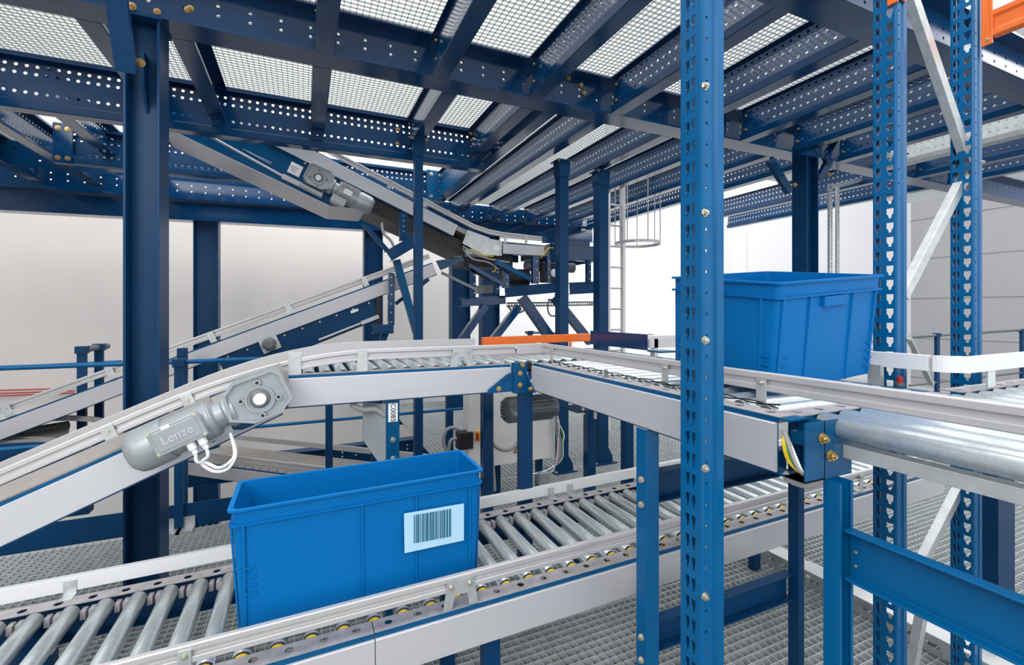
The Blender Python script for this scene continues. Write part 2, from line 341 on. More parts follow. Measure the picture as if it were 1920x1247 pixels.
# ---------------------------------------------------------------- columns
def hcol(name, label, u0, u1, v0, v1, z0, z1, m='navy'):
    """H column, web along A, flanges along B"""
    t = thing(name, label, 'column', P((u0 + u1) / 2, (v0 + v1) / 2, z0)); tf = .012
    b = MB(); b.bx((u0, v0, z0), (u0 + tf, v1, z1)); b.build('flange', m, t, bevel=.002); b = MB(); b.bx((u1 - tf, v0, z0), (u1, v1, z1)); b.build('flange', m, t, bevel=.002)
    vc = (v0 + v1) / 2; b = MB(); b.bx((u0 + tf, vc - .005, z0), (u1 - tf, vc + .005, z1)); b.build('web', m, t); return t
def gplate(t, z, u0, u1, v0, v1, m='navy', h=.015): b = MB(); b.bx((u0, v0, z), (u1, v1, z + h)); return b.build('base_plate', m, t)
ULc, URc = -.822, -.672
cl = hcol('steel_column', 'large dark blue H column at the left', ULc, URc, 2.897, 3.08, FL - 2, 1.5)
gplate(cl, 1.485, ULc - .01, URc + .01, 2.88, 3.09)
b = MB(); b.ext(P(-.745, 2.90, 0), P(-.735, 2.90, 0), [(0, 1.02), (.10, 1.02), (.10, 1.0), (0, 1.0)], B, Z); 
b = MB(); q = [P(-.75, 2.985, 1.03), P(-.75, 2.90, 1.16), P(-.75, 2.90, 1.32), P(-.75, 2.985, 1.32)]; b.add(q + [x + V3((.012, 0, 0)) for x in q], [(0, 1, 2, 3), (7, 6, 5, 4), (0, 4, 5, 1), (1, 5, 6, 2), (2, 6, 7, 3), (3, 7, 4, 0)]); b.build('gusset', 'navy', cl)
def chan(h, d, t=.004): return [(0, 0), (d, 0), (d, t), (t, t), (t, h - t), (d, h - t), (d, h), (0, h)]
t = thing('knee_brace', 'short sloping blue brace bolted to the top of the left column', 'brace', P(-.80, 2.9, 1.15))
b = MB(); p0 = Pu(238, 136, -.775); p1 = Pu(218, -5, -.775); d = (p1 - p0).normalized(); p1 = p0 + d * .55
b.ext(p0, p1, [(-.04, -.02), (.04, -.02), (.04, .02), (.035, .02), (.035, -.015), (-.035, -.015), (-.035, .02), (-.04, .02)], A, d.cross(A).normalized()); b.build('channel', 'navy', t); bolt(Pu(263, 118, -.735), -B, t, 2.2, True)
bolt(Pu(247, 12, -.78), -B, t, 2, True)
# joist cleats bolts near column top
for px, py in ((295, 22), (352, 18), (357, 16)): bolt(Pv(px, py, 2.89), -B, mb_, 1.6, True)
# far columns under girder
for x0, x1, l in ((362, 409, 'blue column against the beige wall, first right of the large left column'), (683, 718, 'blue column against the beige wall behind the drop post of the upper conveyor'), (848, 882, 'blue column behind the transfer station, left of its pair'), (905, 937, 'blue column behind the transfer station, right of its pair')):
    u0 = uv(x0, 7.2); u1 = uv(x1, 7.2); hcol('steel_column', l, u0, u1, 7.2, 7.4, -4.6, 1.24 if x0 < 800 else 1.3)
ck = hcol('steel_column', 'blue H column with two knee braces at its top, behind the right blue bin', 4.397, uv(1535, 2.9), 2.9, 3.05, FL, 1.5)
for (a, c, l) in (((1446, 298), (1483, 358), 'left knee brace of the braced column, short and bolted'), ((1581, 260), (1538, 338), 'right knee brace of the braced column, longer')):
    t = thing('knee_brace', l, 'brace', Pv(c[0], c[1], 2.95)); p0 = Pv(*c, 2.93); p1 = Pv(*a, 2.93); d = (p1 - p0).normalized(); s_ = d.cross(B).normalized()
    b = MB(); b.ext(p0, p1, [(-.04, 0), (.04, 0), (.04, -.04), (.034, -.04), (.034, -.006), (-.034, -.006), (-.034, -.04), (-.04, -.04)], s_, -B); b.build('channel', 'beam', t); bolt(p0 + d * .05 - B * .06, -B, t, 2, True)
def lpost(name, label, px0, px1, v, ztop, zbot, m='navy', cap=True, w2=None, base=True):
    """C-section slender post"""
    u0 = uv(px0, v); u1 = uv(px1, v); w_ = w2 or (u1 - u0); t = thing(name, label, 'post', P((u0 + u1) / 2, v, zbot))
    b = MB(); b.ext(P(u0, v, zbot), P(u0, v, ztop), [(0, 0), (w_ * .8, 0), (w_ * .8, w_ * .8), (w_ * .8 - .004, w_ * .8), (w_ * .8 - .004, .004), (.004, .004), (.004, w_ * .8), (0, w_ * .8)], A, B); b.build('shaft', m, t)
    if cap:
        b = MB(); w2_ = w_ * .8; q = [(-.012, 0), (w2_ + .012, 0), (w2_ + .012, -.11), (w2_, -.16), (0, -.16), (-.012, -.11)]
        b.add([P(u0 + a, v - .008, ztop + c) for a, c in q] + [P(u0 + a, v + w2_ + .01, ztop + c) for a, c in q], [tuple(range(6)), tuple(range(11, 5, -1))] + [(i, (i + 1) % 6, 6 + (i + 1) % 6, 6 + i) for i in range(6)]); b.build('cap_box', m, t)
        b = MB(); b.bx((u0 - .035, v - .03, ztop - .012), (u0 + w2_ + .035, v + w2_ + .03, ztop)); b.build('cap_plate', m, t)
        for du in (-.025, w2_ + .025): bolt(P(u0 + du, v - .02, ztop - .012), -Z, t, 1.6, True)
    if base:
        b = MB(); b.bx((u0 - .07, v - .05, zbot), (u0 + w_ + .05, v + w_ + .05, zbot + .012)); b.build('base_plate', m, t)
        b = MB(); q = [(-.045, .012), (w_ * .8 + .045, .012), (w_ * .8 + .045, .07), (w_ * .8, .15), (0, .15), (-.045, .07)]
        b.add([P(u0 + a, v - .01, zbot + c) for a, c in q] + [P(u0 + a, v - .002, zbot + c) for a, c in q], [tuple(range(6)), tuple(range(11, 5, -1))] + [(i, (i + 1) % 6, 6 + (i + 1) % 6, 6 + i) for i in range(6)]); b.build('foot_gusset', m, t)
        for du in (-.055, w_ + .03): bolt(P(u0 + du, v - .03, zbot + .012), Z, t, 1.5)
    return t
GP = 'slender posts carrying the deck'
for a in ((778, 797, 3.97, 1.5, 'slender blue post left of the transfer station, leftmost of the three'), (1050, 1070, 3.97, 1.5, 'slender blue post in front of the transfer station, middle of the three'), (1124, 1145, 4.03, 1.48, 'slender blue post beside the caged ladder, rightmost of the three')):
    t = lpost('deck_post', a[4], a[0], a[1], a[2], a[3], FL, group if False else 'navy'); t['group'] = GP
# ================================================================ RACK UPRIGHTS
SLOT = lambda cx, cy, w_, h_: [(cx - h_ / 2, cy - w_ * .2), (cx - .0, cy - w_ * .28), (cx, cy - w_ / 2), (cx + h_ / 2, cy - w_ / 2), (cx + h_ / 2, cy + w_ / 2), (cx, cy + w_ / 2), (cx, cy + w_ * .28), (cx - h_ / 2, cy + w_ * .2)]
def upright(label, un, vn, ws, wd, z0, z1, kind=0):
    """slotted face (normal -A) from v=vn to vn+ws at u=un ; hole face (normal -B) from un to un+wd at v=vn"""
    t = thing('rack_upright', label, 'rack upright', P(un, vn, z0), 'perforated rack uprights'); n = int((z1 - z0) / .05); b = MB(); e = .006
    hw = ws / 2
    if kind == 0:
        s1 = SLOT(.025, ws * .36, ws * .17, .032); s2 = SLOT(.025, ws * .64, ws * .17, .032)
    else:
        s1 = SLOT(.025, ws * .27, ws * .30, .034); s2 = SLOT(.025, ws * .76, ws * .30, .034)
    b.perf(P(un, vn, z0), Z, B, .05, ws, n, [(e, hw, s1), (hw, ws - e, s2)])
    b.build('slotted_face', 'rack', t, solid=.0025)
    f = MB(); H = [(0, .0)]; n2 = n
    f.perf(P(un, vn, z0), Z, A, .05, wd, n, [(e, wd * .36, circ(.025, wd * .19, .004))]); f.build('bolt_flange', 'rack', t, solid=.0025)
    c = MB(); L0 = P(un, vn, z0); L1 = P(un, vn, z0 + n * .05)
    def sw(pr): c.add([p + A * a + B * bb for p in (L0, L1) for a, bb in pr], [(i, i + 1, len(pr) + i + 1, len(pr) + i) for i in range(len(pr) - 1)])
    sw([(e, 0), (.002, .001), (0, e)])                                            # rounded near corner
    sw([(wd * .36, 0), (wd * .42, -.001), (wd * .46, .005), (wd * .62, .005), (wd * .68, -.001), (wd * .97, -.001), (wd, .002), (wd, .014)])
    sw([(0, ws - e), (.001, ws - .001), (.006, ws), (wd * .4, ws), (wd * .46, ws - .006), (wd * .62, ws - .006), (wd * .68, ws), (wd, ws), (wd, ws - .012)])
    c.build('side_lips', 'rack', t, solid=.0025, smooth=False); return t
r1 = upright('front rack upright, brightest and widest, crossing the picture full height right of centre', .853, .812, .068, .070, FL, 1.75)
for py in (162, 399, 638, 878, 1118): bolt(Pv(1321, py, .811), -B, r1, .95)
def vdet(px, u): return Pu(px, 0, u).y
r2 = upright('second rack upright, with white slots showing between the right bin and the galvanised braces', 1.87, .92, .073, .06, FL - 1.2, 1.75, 1)
r3 = upright('third rack upright at the far right, behind the corner of the white guide', 2.40, .92, .073, .06, FL - 1.2, 1.75, 1)
for r_, px, ps in ((r2, 1702, (637,)), (r3, 1841, (304, 803))):
    for py in ps: bolt(Pv(px, py, .918), -B, r_, .8)
b = MB(); b.bx((.84, .79, FL), (.95, .9, FL + .008)); b.build('base_plate', 'galv', r1)
def brace(label, a, c, v, w_=.045):
    p0 = Pv(*a, v); p1 = Pv(*c, v); d = (p1 - p0).normalized(); s_ = d.cross(B).normalized()
    b = MB(); b.ext(p0, p1, [(-w_ / 2, 0), (w_ / 2, 0), (w_ / 2, .03), (w_ * .3, .03), (w_ * .3, .026), (w_ / 2 - .004, .026), (w_ / 2 - .004, .004), (-w_ / 2 + .004, .004), (-w_ / 2 + .004, .03), (-w_ / 2, .03)], s_, B)
    return tag(b.build('rack_brace', 'galv', bevel=.002), label, 'brace', 'galvanised braces between the rack uprights')
brace('galvanised brace leaning down from the top edge between second and third uprights', (1663, -170), (1830, 322), .945)
brace('galvanised brace rising from behind the bin to the third upright', (1700, 556), (1829, 305), .955, .04)
brace('galvanised brace below the right conveyor, leaning behind the blue cross beam', (1735, 1060), (1808, 915), .96, .036)
brace('lowest galvanised brace, under the blue cross beam', (1716, 1270), (1745, 1110), .96, .03)
brace('small grey strut behind the white guide beside the second upright', (1708, 632), (1752, 722), 1.6, .012)
t = thing('rack_beam', 'orange rack beam hooked to the third upright at the right edge', 'beam', P(2.39, .87, 1.4), 'orange rack beams')
zt, zb = Pu(1862, -40, 2.39).z, Pu(1862, 80, 2.39).z
b = MB(); b.bx((2.388, .862, zb), (2.396, .889, zt)); b.bx((2.388, .889, zb), (2.40, .895, zt)); b.build('end_plate', 'orange', t, bevel=.002)
z0, z1 = Pu(1862, 66, 2.39).z, Pu(1862, 18, 2.39).z; h = z1 - z0
b = MB(); b.sweep([P(2.39, .866, z0), P(2.39, -.4, z0)], [(0, 0), (.04, 0), (.04, h), (0, h), (0, h * .8), (.008, h * .72), (.008, h * .28), (0, h * .2)], A); b.build('beam_body', 'orange', t, bevel=.002)
bolt(P(2.388, .876, zb + .02), -A, t, .7)
zb = Pu(1680, 3, 1.86).z
b = MB(); b.bx((1.862, .912, zb), (1.868, .945, zb + .3)); b.bx((1.862, .910, zb + .01), (1.91, .916, zb + .3)); tag(b.build('beam_end_plate', 'orange', bevel=.002), 'orange beam end plate hooked to the top of the second upright', 'bracket')
# ================================================================ CONVEYORS
ROLL = {}
def roller_at(t, me, ce, p, side, L):
    o = put(me, 'roller', p, t, side)
    for k in (0, 1):
        c = bpy.data.objects.new('end_cap', ce); C.objects.link(c); c.parent = o
        if k: c.location = (0, 0, L); c.rotation_euler = (math.pi, 0, 0)
    return o
def roller_mesh(L, r, cap='black'):
    k = (round(L, 3), r)
    if k in ROLL: return ROLL[k]
    b = MB(); b.lathe((0, 0, 0), Z, [(.004, r * .5), (.004, r * .94), (.006, r), (L - .006, r), (L - .004, r * .94), (L - .004, r * .5)], 28)
    me = hide_src(b, 'roller', 'roller', True)
    c = MB(); c.lathe((0, 0, 0), Z, [(-.012, r * .35), (-.012, r * .6), (-.002, r * .72), (.004, r * .98), (.0055, r * .98)], 20)
    ce = hide_src(c, 'end_cap', cap, True); ROLL[k] = (me, ce); return ROLL[k]
GPROF = [(0, 0), (0, .046), (-.004, .05), (-.018, .05), (-.020, .047), (-.020, .033), (-.011, .030), (-.011, .019), (-.020, .016), (-.020, .002), (-.018, 0)]
def guide(t, path, side, m='guide', flat=False, off=0, lift=.045, name='guide_rail', sc=1):
    pr = [(a * sc + off, b_ * sc + lift) for a, b_ in GPROF] if not flat else [(off, lift), (off, lift + .05), (off + .022, lift + .05), (off + .022, lift)]
    b = MB(); b.sweep(path, pr, side); return b.build(name, m, t, bevel=.0012)
def bracket(t, p, d, side, lift=.045, w_=.03, m='galv', off=0, h=.075, foot=True):
    up = side.cross(d); up = -up if up.z < 0 else up
    b = MB(); p = V3(p); b.box(p - side * (.022 - off) + up * (h / 2), w_, .003, h, d, side, up)
    if foot: b.box(p + side * (off - .01) + up * .003, w_, .03, .003, d, side, up)
    o = b.build('bracket', m, t, bevel=.001); put(BZ, 'bolt', p - side * (.0235 - off) + up * (lift + .024), o, -side, scale=.75); return o
def frame(t, path, side, h=.135, panel=True, pitch=.09, holes=True, fl=.045, m='blue', pm='alu', inset=.0):
    """side frame with outer face at path, flange going +side"""
    b = MB(); b.sweep(path, [(0, 0), (0, -h), (fl * .8, -h), (fl * .8, -h + .003), (.003, -h + .003), (.003, -.003), (.006, -.003), (.006, 0)], side); b.build('side_frame', m, t)
    if holes:
        fm = MB()
        for i in range(len(path) - 1):
            p0, p1 = V3(path[i]), V3(path[i + 1]); L = (p1 - p0).length; n = max(1, int(round(L / pitch))); p = L / n
            big = [(0, fl, circ(p * .5, fl * .55, .0125, 12))]
            cells = [(0, p / 2), (p / 2, p)]
            fm.perf(p0 + side * .005, (p1 - p0), side, p, fl, n, big)
        fm.build('top_flange', 'dust', t, solid=.003)
    if panel:
        b = MB(); b.sweep(path, [(-.008, -.012), (-.010, -.014), (-.010, -h + .008), (-.008, -h + .006), (-.001, -h + .006), (-.001, -.012)], side); b.build('side_panel', pm, t)
def rollers(t, p0, step, n, side, L, r=.025, cap='black', skip=(), zoff=0):
    me, ce = roller_mesh(L, r, cap); up = V3((0, 0, 1))
    for i in range(n):
        if i in skip: continue
        p = V3(p0) + V3(step) * i + up * (-r + zoff); roller_at(t, me, ce, p, side, L)
# --- C : level conveyor toward the camera (along B)
cz = -.252; CU, CF, CV0, CV1 = 1.03, 1.82, .75, 2.09
t = thing('roller_conveyor', 'level roller conveyor coming toward the camera at right, carrying the right blue bin', 'conveyor', P(CU, CV0, cz - .14))
frame(t, [P(CU, CV1 - .05, cz), P(CU, CV0, cz)], A, h=.135, fl=.06)
b = MB(); b.sweep([P(CF, 2.75, cz), P(CF, CV0, cz)], [(0, 0), (0, -.13), (-.04, -.13), (-.04, -.127), (-.003, -.127), (-.003, -.003), (-.05, -.003), (-.05, 0)], A); b.build('side_frame', 'blue', t)
nr = 15; rollers(t, P(CU + .075, .84, cz + .002), (0, .083, 0), nr, A, CF - CU - .13, zoff=.004)
guide(t, [P(CU + .115, 2.2, cz + .0), P(CU + .115, .18, cz)], A, lift=.04)
for v, ww in ((.865, .03), (1.23, .03), (2.02, .02)): bracket(t, P(CU + .115, v, cz - .002), B, A, lift=.04, w_=ww, h=.08)
b = MB()   # drive cords along rollers
b.tube([P(CU + .085, 2.0 - i * .085, cz + .008 + (.004 if i % 2 else -.004)) for i in range(15)], .0022, 6); b.tube([P(CU + .092, 2.0 - i * .085, cz + .008 - (.004 if i % 2 else -.004)) for i in range(15)], .0022, 6); b.build('drive_cord', 'black', t)
for i in range(14):
    pass
# far guide with rounded corner
gp = [P(1.80, 1.6, cz), P(1.80, .93, cz), P(1.80, .80, cz)]
guide(t, gp, A, 'white', True, lift=.065, off=0)
b = MB(); arc = [P(1.811 + .05 - .05 * math.cos(a), .78 - .05 * math.sin(a), cz + .065) for a in [math.pi / 2 * i / 8 for i in range(9)]]
vs = []
for k in range(9):
    a = math.pi / 2 * k / 8
    for rr in (.061, .039): 
        for dz in (.065, .115): vs.append(P(1.861 - rr * math.cos(a), .789 - rr * math.sin(a), cz + dz))
b.add(vs, [(4 * k + x, 4 * k + y, 4 * k + 4 + y, 4 * k + 4 + x) for k in range(8) for x, y in ((0, 1), (1, 3), (3, 2), (2, 0))])
b.build('guide_corner', 'white', t)
b = MB(); b.bx((1.795, .93, cz), (1.815, .97, cz + .07)); b.build('bracket', 'galv', t)
b = MB(); b.cyl(P(1.85, .90, cz), P(1.85, .90, cz + .012), .014, 16); b.build('sensor_base', 'dmotor', t); b = MB(); b.cyl(P(1.85, .90, cz + .012), P(1.85, .90, cz + .032), .009, 12); b.build('sensor_cap', 'red', t)
# knob sensors on near flange
def knob(t, p):
    b = MB(); b.lathe(p, Z, [(0, .014), (.004, .014), (.006, .007), (.02, .006), (.022, .007), (.03, .006), (.031, .003)], 14); b.build('sensor_knob', 'dmotor', t)
knob(t, P(CU + .03, 1.48, cz))
# far channel + corner plates
b = MB(); b.sweep([P(1.83, 2.15, -.225), P(1.83, 2.74, -.225)], [(0, 0), (.06, 0), (.06, .004), (.004, .004), (.004, .09), (.05, .09), (.05, .094), (0, .094)], A); b.build('far_channel', 'beam', t)
b = MB(); b.bx((1.83, 2.04, cz + .02), (1.95, 2.15, cz + .03)); b.build('far_shelf', 'blue', t)
# legs of C
def leg(parent, u, v, zt, zb, w_=.06, d_=.045, m='navy', face=-B, bolts=()):
    b = MB(); b.ext(P(u, v, zb), P(u, v, zt), [(0, 0), (w_, 0), (w_, d_), (w_ - .004, d_), (w_ - .004, .004), (.004, .004), (.004, d_), (0, d_)], A, B); o = b.build('leg', m, parent, bevel=.002)
    for z in bolts: bolt(P(u + w_ * .25, v, z), -B, o, 1)
    return o
sup = t
la = leg(t, CU - .005, 1.21, cz - .137, FL, .055, .05, 'rack', bolts=())
for py in (899, 946, 1194, 1237): bolt(Pv(1201, py, 1.21), -B, la, 1.1)
lb = leg(t, 1.785, 1.21, cz - .13, FL, .035, .045, 'navy')
for py in (1048, 1081, 1158, 1180): bolt(Pv(1513, py, 1.21), -B, lb, .8)
for z0, z1 in ((-.644, -.54), (-1.147, -1.044)):
    b = MB(); hh_ = z1 - z0; b.sweep([P(CU + .05, 1.225, z0), P(1.785, 1.225, z0)], [(0, 0), (.04, 0), (.04, hh_), (0, hh_), (0, hh_ - .005), (.036, hh_ - .005), (.036, .005), (0, .005)], B); b.build('cross_beam', 'navy', t, bevel=.001)
# --- R : roller bed at right, travel along A, rollers along B
t = thing('roller_conveyor', 'wide-roller conveyor leaving at the right edge, nearest the camera', 'conveyor', P(1.1, .1, cz - .14)); RC = t
me, ce = roller_mesh(.86, .0275)
for i in range(34):
    roller_at(t, me, ce, P(1.165 + i * .0875, .735, cz - .022), -B, .86)
fm = MB(); fm.perf(P(CF + .03, .735, cz + .004), A, B, .0875, .06, 36, [(0, .06, circ(.044, .03, .012, 12))]); fm.build('top_flange', 'dust', t, solid=.003)
fm = MB(); fm.perf(P(CU + .06, .735, cz + .001), A, B, .0875, .055, 8, [(0, .055, circ(.03, .03, .012, 12))]); fm.build('top_flange', 'dust', t, solid=.003)
b = MB(); b.bx((CU + .06, .737, cz - .13), (5, .742, cz)); b.build('side_frame', 'blue', t)
b = MB(); b.sweep([P(1.86, .728, cz + .062), P(5, .728, cz + .075)], [(0, 0), (.022, 0), (.022, .05), (0, .05)], B); b.build('guide_rail', 'white', t, bevel=.0015)
for u in (2.02, 2.9): b = MB(); b.bx((u, .74, cz), (u + .05, .745, cz + .08)); b.bx((u, .74, cz), (u + .05, .78, cz + .006)); b.build('bracket', 'galv', t)
# end box with wiring
bxm = MB(); u0, u1, v0, v1, z0, z1 = CU, CU + .07, .683, .748, cz - .135, cz
bxm.bx((u1 - .003, v0, z0), (u1, v1, z1)); bxm.bx((u0, v0, z0), (u1 + .10, v0 + .003, z1)); bxm.bx((u0, v0, z0), (u1 + .10, v0 + .05, z0 + .003)); bxm.bx((u0, v0, z0), (u1, v1, z0 + .003)); bxm.bx((u0, v1 - .03, z1 - .004), (u1, v1, z1)); bxm.bx((u0 + .03, v0 + .02, z1 - .06), (u1 - .003, v1 - .01, z1 - .03)); bxm.build('end_box', 'blue', t)
b = MB(); b.cyl(P(1.165, .74, cz - .022), P(1.165, .765, cz - .022), .024, 20); b.build('shaft_collar', 'dmotor', t)
for (px, py) in ((1541, 822), (1556, 854)): 
    p = Pv(px, py, .682); o = bolt(p, -B, t, 1.3, True)
b = MB(); b.bx((1.148, .05, -.340), (1.151, .672, -.311)); b.bx((1.148, .05, -.313), (1.185, .672, -.310)); b.build('galvanised_channel', 'galv', t, bevel=.001)
hs = MB(); hs.tube([P(CU + .014, .745, z0 + .004), P(CU + .02, .73, z0 - .010), P(CU + .05, .715, z0 - .020), P(CU + .085, .705, z0 - .012), P(CU + .10, .70, z0 + .004)], .0085, 14, rib=1); hs.build('corrugated_hose', 'hose', t)
for m_, o_, r_ in (('yellow', 0, .003), ('green', .006, .0025), ('hose', .016, .006), ('label', .022, .003), ('yellow', -.005, .0025)):
    b = MB(); b.tube([P(CU + .012, .742, z1 - .03), P(CU + .004 + o_ * .2, .735 - o_ * .6, z1 - .06), P(CU + .006, .725 - o_, z1 - .095), P(CU + .012, .705 - o_ * .5, z0 + .018), P(CU + .03, .692, z0 + .012)], r_, 8); b.build('wire', m_, t)
b = MB(); zt_ = z0 - .005; b.ext(P(1.115, .659, FL), P(1.115, .659, zt_), [(0, 0), (.008, 0), (.008, .004), (.004, .004), (.004, .034), (.046, .034), (.046, .004), (.042, .004), (.042, 0), (.05, 0), (.05, .038), (0, .038)], A, B); b.build('leg', 'rack', t, bevel=.001)
bt, bb_ = -.5, -.615
b = MB(); b.sweep([P(1.130, .662, bb_), P(1.130, -.35, bb_)], [(0, 0), (.03, 0), (.03, bt - bb_), (0, bt - bb_), (0, bt - bb_ - .005), (.026, bt - bb_ - .005), (.026, .005), (0, .005)], A); o = b.build('cross_beam', 'rack', t, bevel=.0015)
for py in (1035, 1061): bolt(Pu(1606, py, 1.160), -A, o, .6)
# --- L : level then sloping down to the left (along A)
LV, LF = 2.115, 2.775; lz = -.262
def lpath(du=0): 
    f = lambda u: -.6345 + .44 * (u + .926)
    pts = [P(-1.75, 0, f(-1.75)), P(-.5, 0, f(-.5))]; c = P(-.08, 0, lz); e = P(.30, 0, lz); s0 = pts[-1]
    for i in range(1, 9): q = i / 9; pts.append(s0 * (1 - q) ** 2 + c * 2 * q * (1 - q) + e * q * q)
    return pts + [e]
def sh(path, v, dz=0, ue=None):
    r = [P(p.x, v, p.z + dz) for p in path]
    if ue is not None: r.append(P(ue, v, r[-1].z))
    return r
f = lambda u: -.6345 + .44 * (u + .926)
t = thing('belt_conveyor', 'light grey conveyor sloping up from the lower left, joining the level roller conveyor', 'conveyor', P(-1.2, LV, -.9))
inc = [P(-1.75, LV, f(-1.75)), P(-.135, LV, f(-.135) - .006)]
frame(t, inc, B, h=.14, holes=False, fl=.04)
b = MB(); b.sweep([p + B * .66 for p in inc], [(0, 0), (0, -.13), (-.04, -.13), (-.04, -.127), (-.003, -.127), (-.003, 0)], B); b.build('side_frame', 'blue', t)
b = MB(); b.sweep([P(-1.75, LV + .03, f(-1.75) + .012), P(-.03, LV + .03, lz + .0)], [(0, 0), (.6, 0), (.6, -.09), (0, -.09)], B); b.build('belt', 'belt', t)
gpn = lpath(); guide(t, sh(gpn, LV + .045, 0, .98), B, lift=.048)
guide(t, sh(gpn, LF - .03, 0, .98), B, 'guide', True, lift=.045)
b = MB(); b.sweep([P(-1.75, LV + .004, f(-1.75) + .004), P(-.32, LV + .004, f(-.32) + .004)], [(.0, 0), (.012, 0), (.012, .04), (0, .04)], B); b.build('belt_edge_strip', 'belt', t)
for px in (38, 345, 437): 
    u = uv(px, LV + .04); 
    if u < -.5: pz = f(u)
    else: pz = None
for u in (-.62, -.38): 
    d = V3((1, 0, .42)).normalized(); q = min(f(u), lz); bracket(t, P(u, LV + .043, q + (0 if u < -.5 else -.01)), d, B, lift=.048, w_=.04, h=.095, foot=False)
LC_ = thing('roller_conveyor', 'level grey roller conveyor between the large gear motor and the corner post', 'conveyor', P(0, LV, lz - .14)); t2 = LC_
frame(t2, [P(-.062, LV, lz), P(.94, LV, lz)], B, fl=.05)
b = MB(); b.sweep([P(-.06, LF, lz), P(1.82, LF, lz)], [(0, 0), (0, -.13), (-.04, -.13), (-.04, -.127), (-.003, -.127), (-.003, -.003), (-.05, -.003), (-.05, 0)], B); b.build('side_frame', 'blue', t2)
rollers(t2, P(.02, LV + .06, lz + .004), (.07, 0, 0), 26, B, .58, zoff=.004)
for u, ww in ((-.035, .05), (.235, .045)): bracket(t2, P(u, LV + .045, lz), A, B, lift=.048, w_=ww, h=.095)
def mplate(t, u0, u1, v, z, h=.09, legs=.035):
    b = MB(); q = [(u0 - .008, 0), (u0 + legs - .008, 0), (u0 + legs, .045), (u1 - legs, .045), (u1 - legs + .008, 0), (u1 + .008, 0), (u1 - .008, h), (u0 + .008, h)]
    b.add([P(a, v, z + c) for a, c in q] + [P(a, v + .003, z + c) for a, c in q], [tuple(range(8)), tuple(range(15, 7, -1))] + [(i, (i + 1) % 8, 8 + (i + 1) % 8, 8 + i) for i in range(8)])
    o = b.build('joint_plate', 'galv', t)
    for a in (u0 + .02, u1 - .02): bolt(P(a, v, z + h - .022), -B, o, .8)
mplate(t2, uv(849, LV), uv(888, LV), LV + .018, lz); knob(t2, P(uv(869, LV), LV + .012, lz))
b = MB(); b.bx((uv(940, LV), LV + .02, lz), (uv(949, LV), LV + .024, lz + .035)); b.cyl(P(uv(944, LV), LV + .02, lz + .035), P(uv(944, LV), LV + .024, lz + .035), .012, 16); b.build('small_bracket', 'galv', t2)
# corner hub : post, gussets
t = thing('corner_post', 'blue corner post with bolted gussets where the two level conveyors meet', 'post', P(.99, 2.08, FL))
b = MB(); b.bx((.945, 2.075, lz - .14), (1.015, 2.115, lz + .01)); b.build('corner_block', 'blue', t, bevel=.002)
b = MB(); b.ext(P(.985, 2.085, FL), P(.985, 2.085, lz - .13), [(0, 0), (.065, 0), (.065, .05), (0, .05)], A, B); b.build('shaft', 'navy', t, bevel=.002)
def tri(t, pts, n, m='blue', th=.006, name='gusset'):
    k = len(pts); n = V3(n) * th; b = MB(); b.add(pts + [p + n for p in pts], [tuple(range(k)), tuple(range(2 * k - 1, k - 1, -1))] + [(i, (i + 1) % k, k + (i + 1) % k, k + i) for i in range(k)]); return b.build(name, m, t)
g1 = [Pv(x, y, 2.098) for x, y in ((966, 695), (966, 733), (912, 738), (916, 730), (950, 702))]; o = tri(t, g1, -B)
for px, py in ((935, 729), (975, 700), (975, 722), (980, 684)): bolt(Pv(px, py, 2.07 if px > 960 else 2.09), -B, t, 1.3, True)
g2 = [Pu(x, y, 1.018) for x, y in ((984, 694), (989, 700), (1005, 737), (984, 732))]; tri(t, g2, -A); bolt(Pu(996, 729, 1.008), -A, t, 1.3, True)
b = MB(); b.bx((.985, 2.13, lz + .045), (1.15, 2.145, lz + .1)); b.build('guide_corner', 'guide', t, bevel=.004)
# leg with the plate C0085
t = thing('conveyor_leg', 'blue conveyor leg with white plate reading C0085', 'leg', P(.34, 2.13, FL))
u0, u1 = uv(724, 2.12), uv(749, 2.12)
b = MB(); b.bx((u0, 2.12, FL), (u1, 2.126, lz - .135)); b.bx((u0, 2.126, FL), (u0 + .005, 2.2, lz - .135)); b.build('shaft', 'blue', t)
b = MB(); q0 = Pv(728, 757, 2.118); q1 = Pv(745.5, 790, 2.118); b.bx((q0.x, 2.117, q1.z), (q1.x, 2.1195, q0.z)); pl = b.build('name_plate', 'label', t)
text(pl, 'C0085', P((q0.x + q1.x) / 2, 2.1165, (q0.z + q1.z) / 2), -Z, -B, .031, 'ink')
for py in (825, 860): bolt(Pv(737, py, 2.12), -B, t, 1.3)
b = MB(); p = [P(u0 - .02, 2.16, lz - .14), P(u0 - .02, 2.16, lz - .34), P(u0 - .0, 2.16, lz - .42), P(u0, 2.16, lz - .14)]
tri(t, [P(u0, 2.13, lz - .15), P(u0 - .09, 2.2, lz - .15), P(u0 - .09, 2.2, lz - .32), P(u0, 2.13, lz - .46)], B, 'motor', .004, 'shield')
b = MB(); b.tube([Pv(658, 758, 2.14), Pv(680, 768, 2.14), Pv(705, 768, 2.14), Pv(722, 780, 2.14)], .0115, 12, rib=1); b.build('corrugated_hose', 'hose', t)
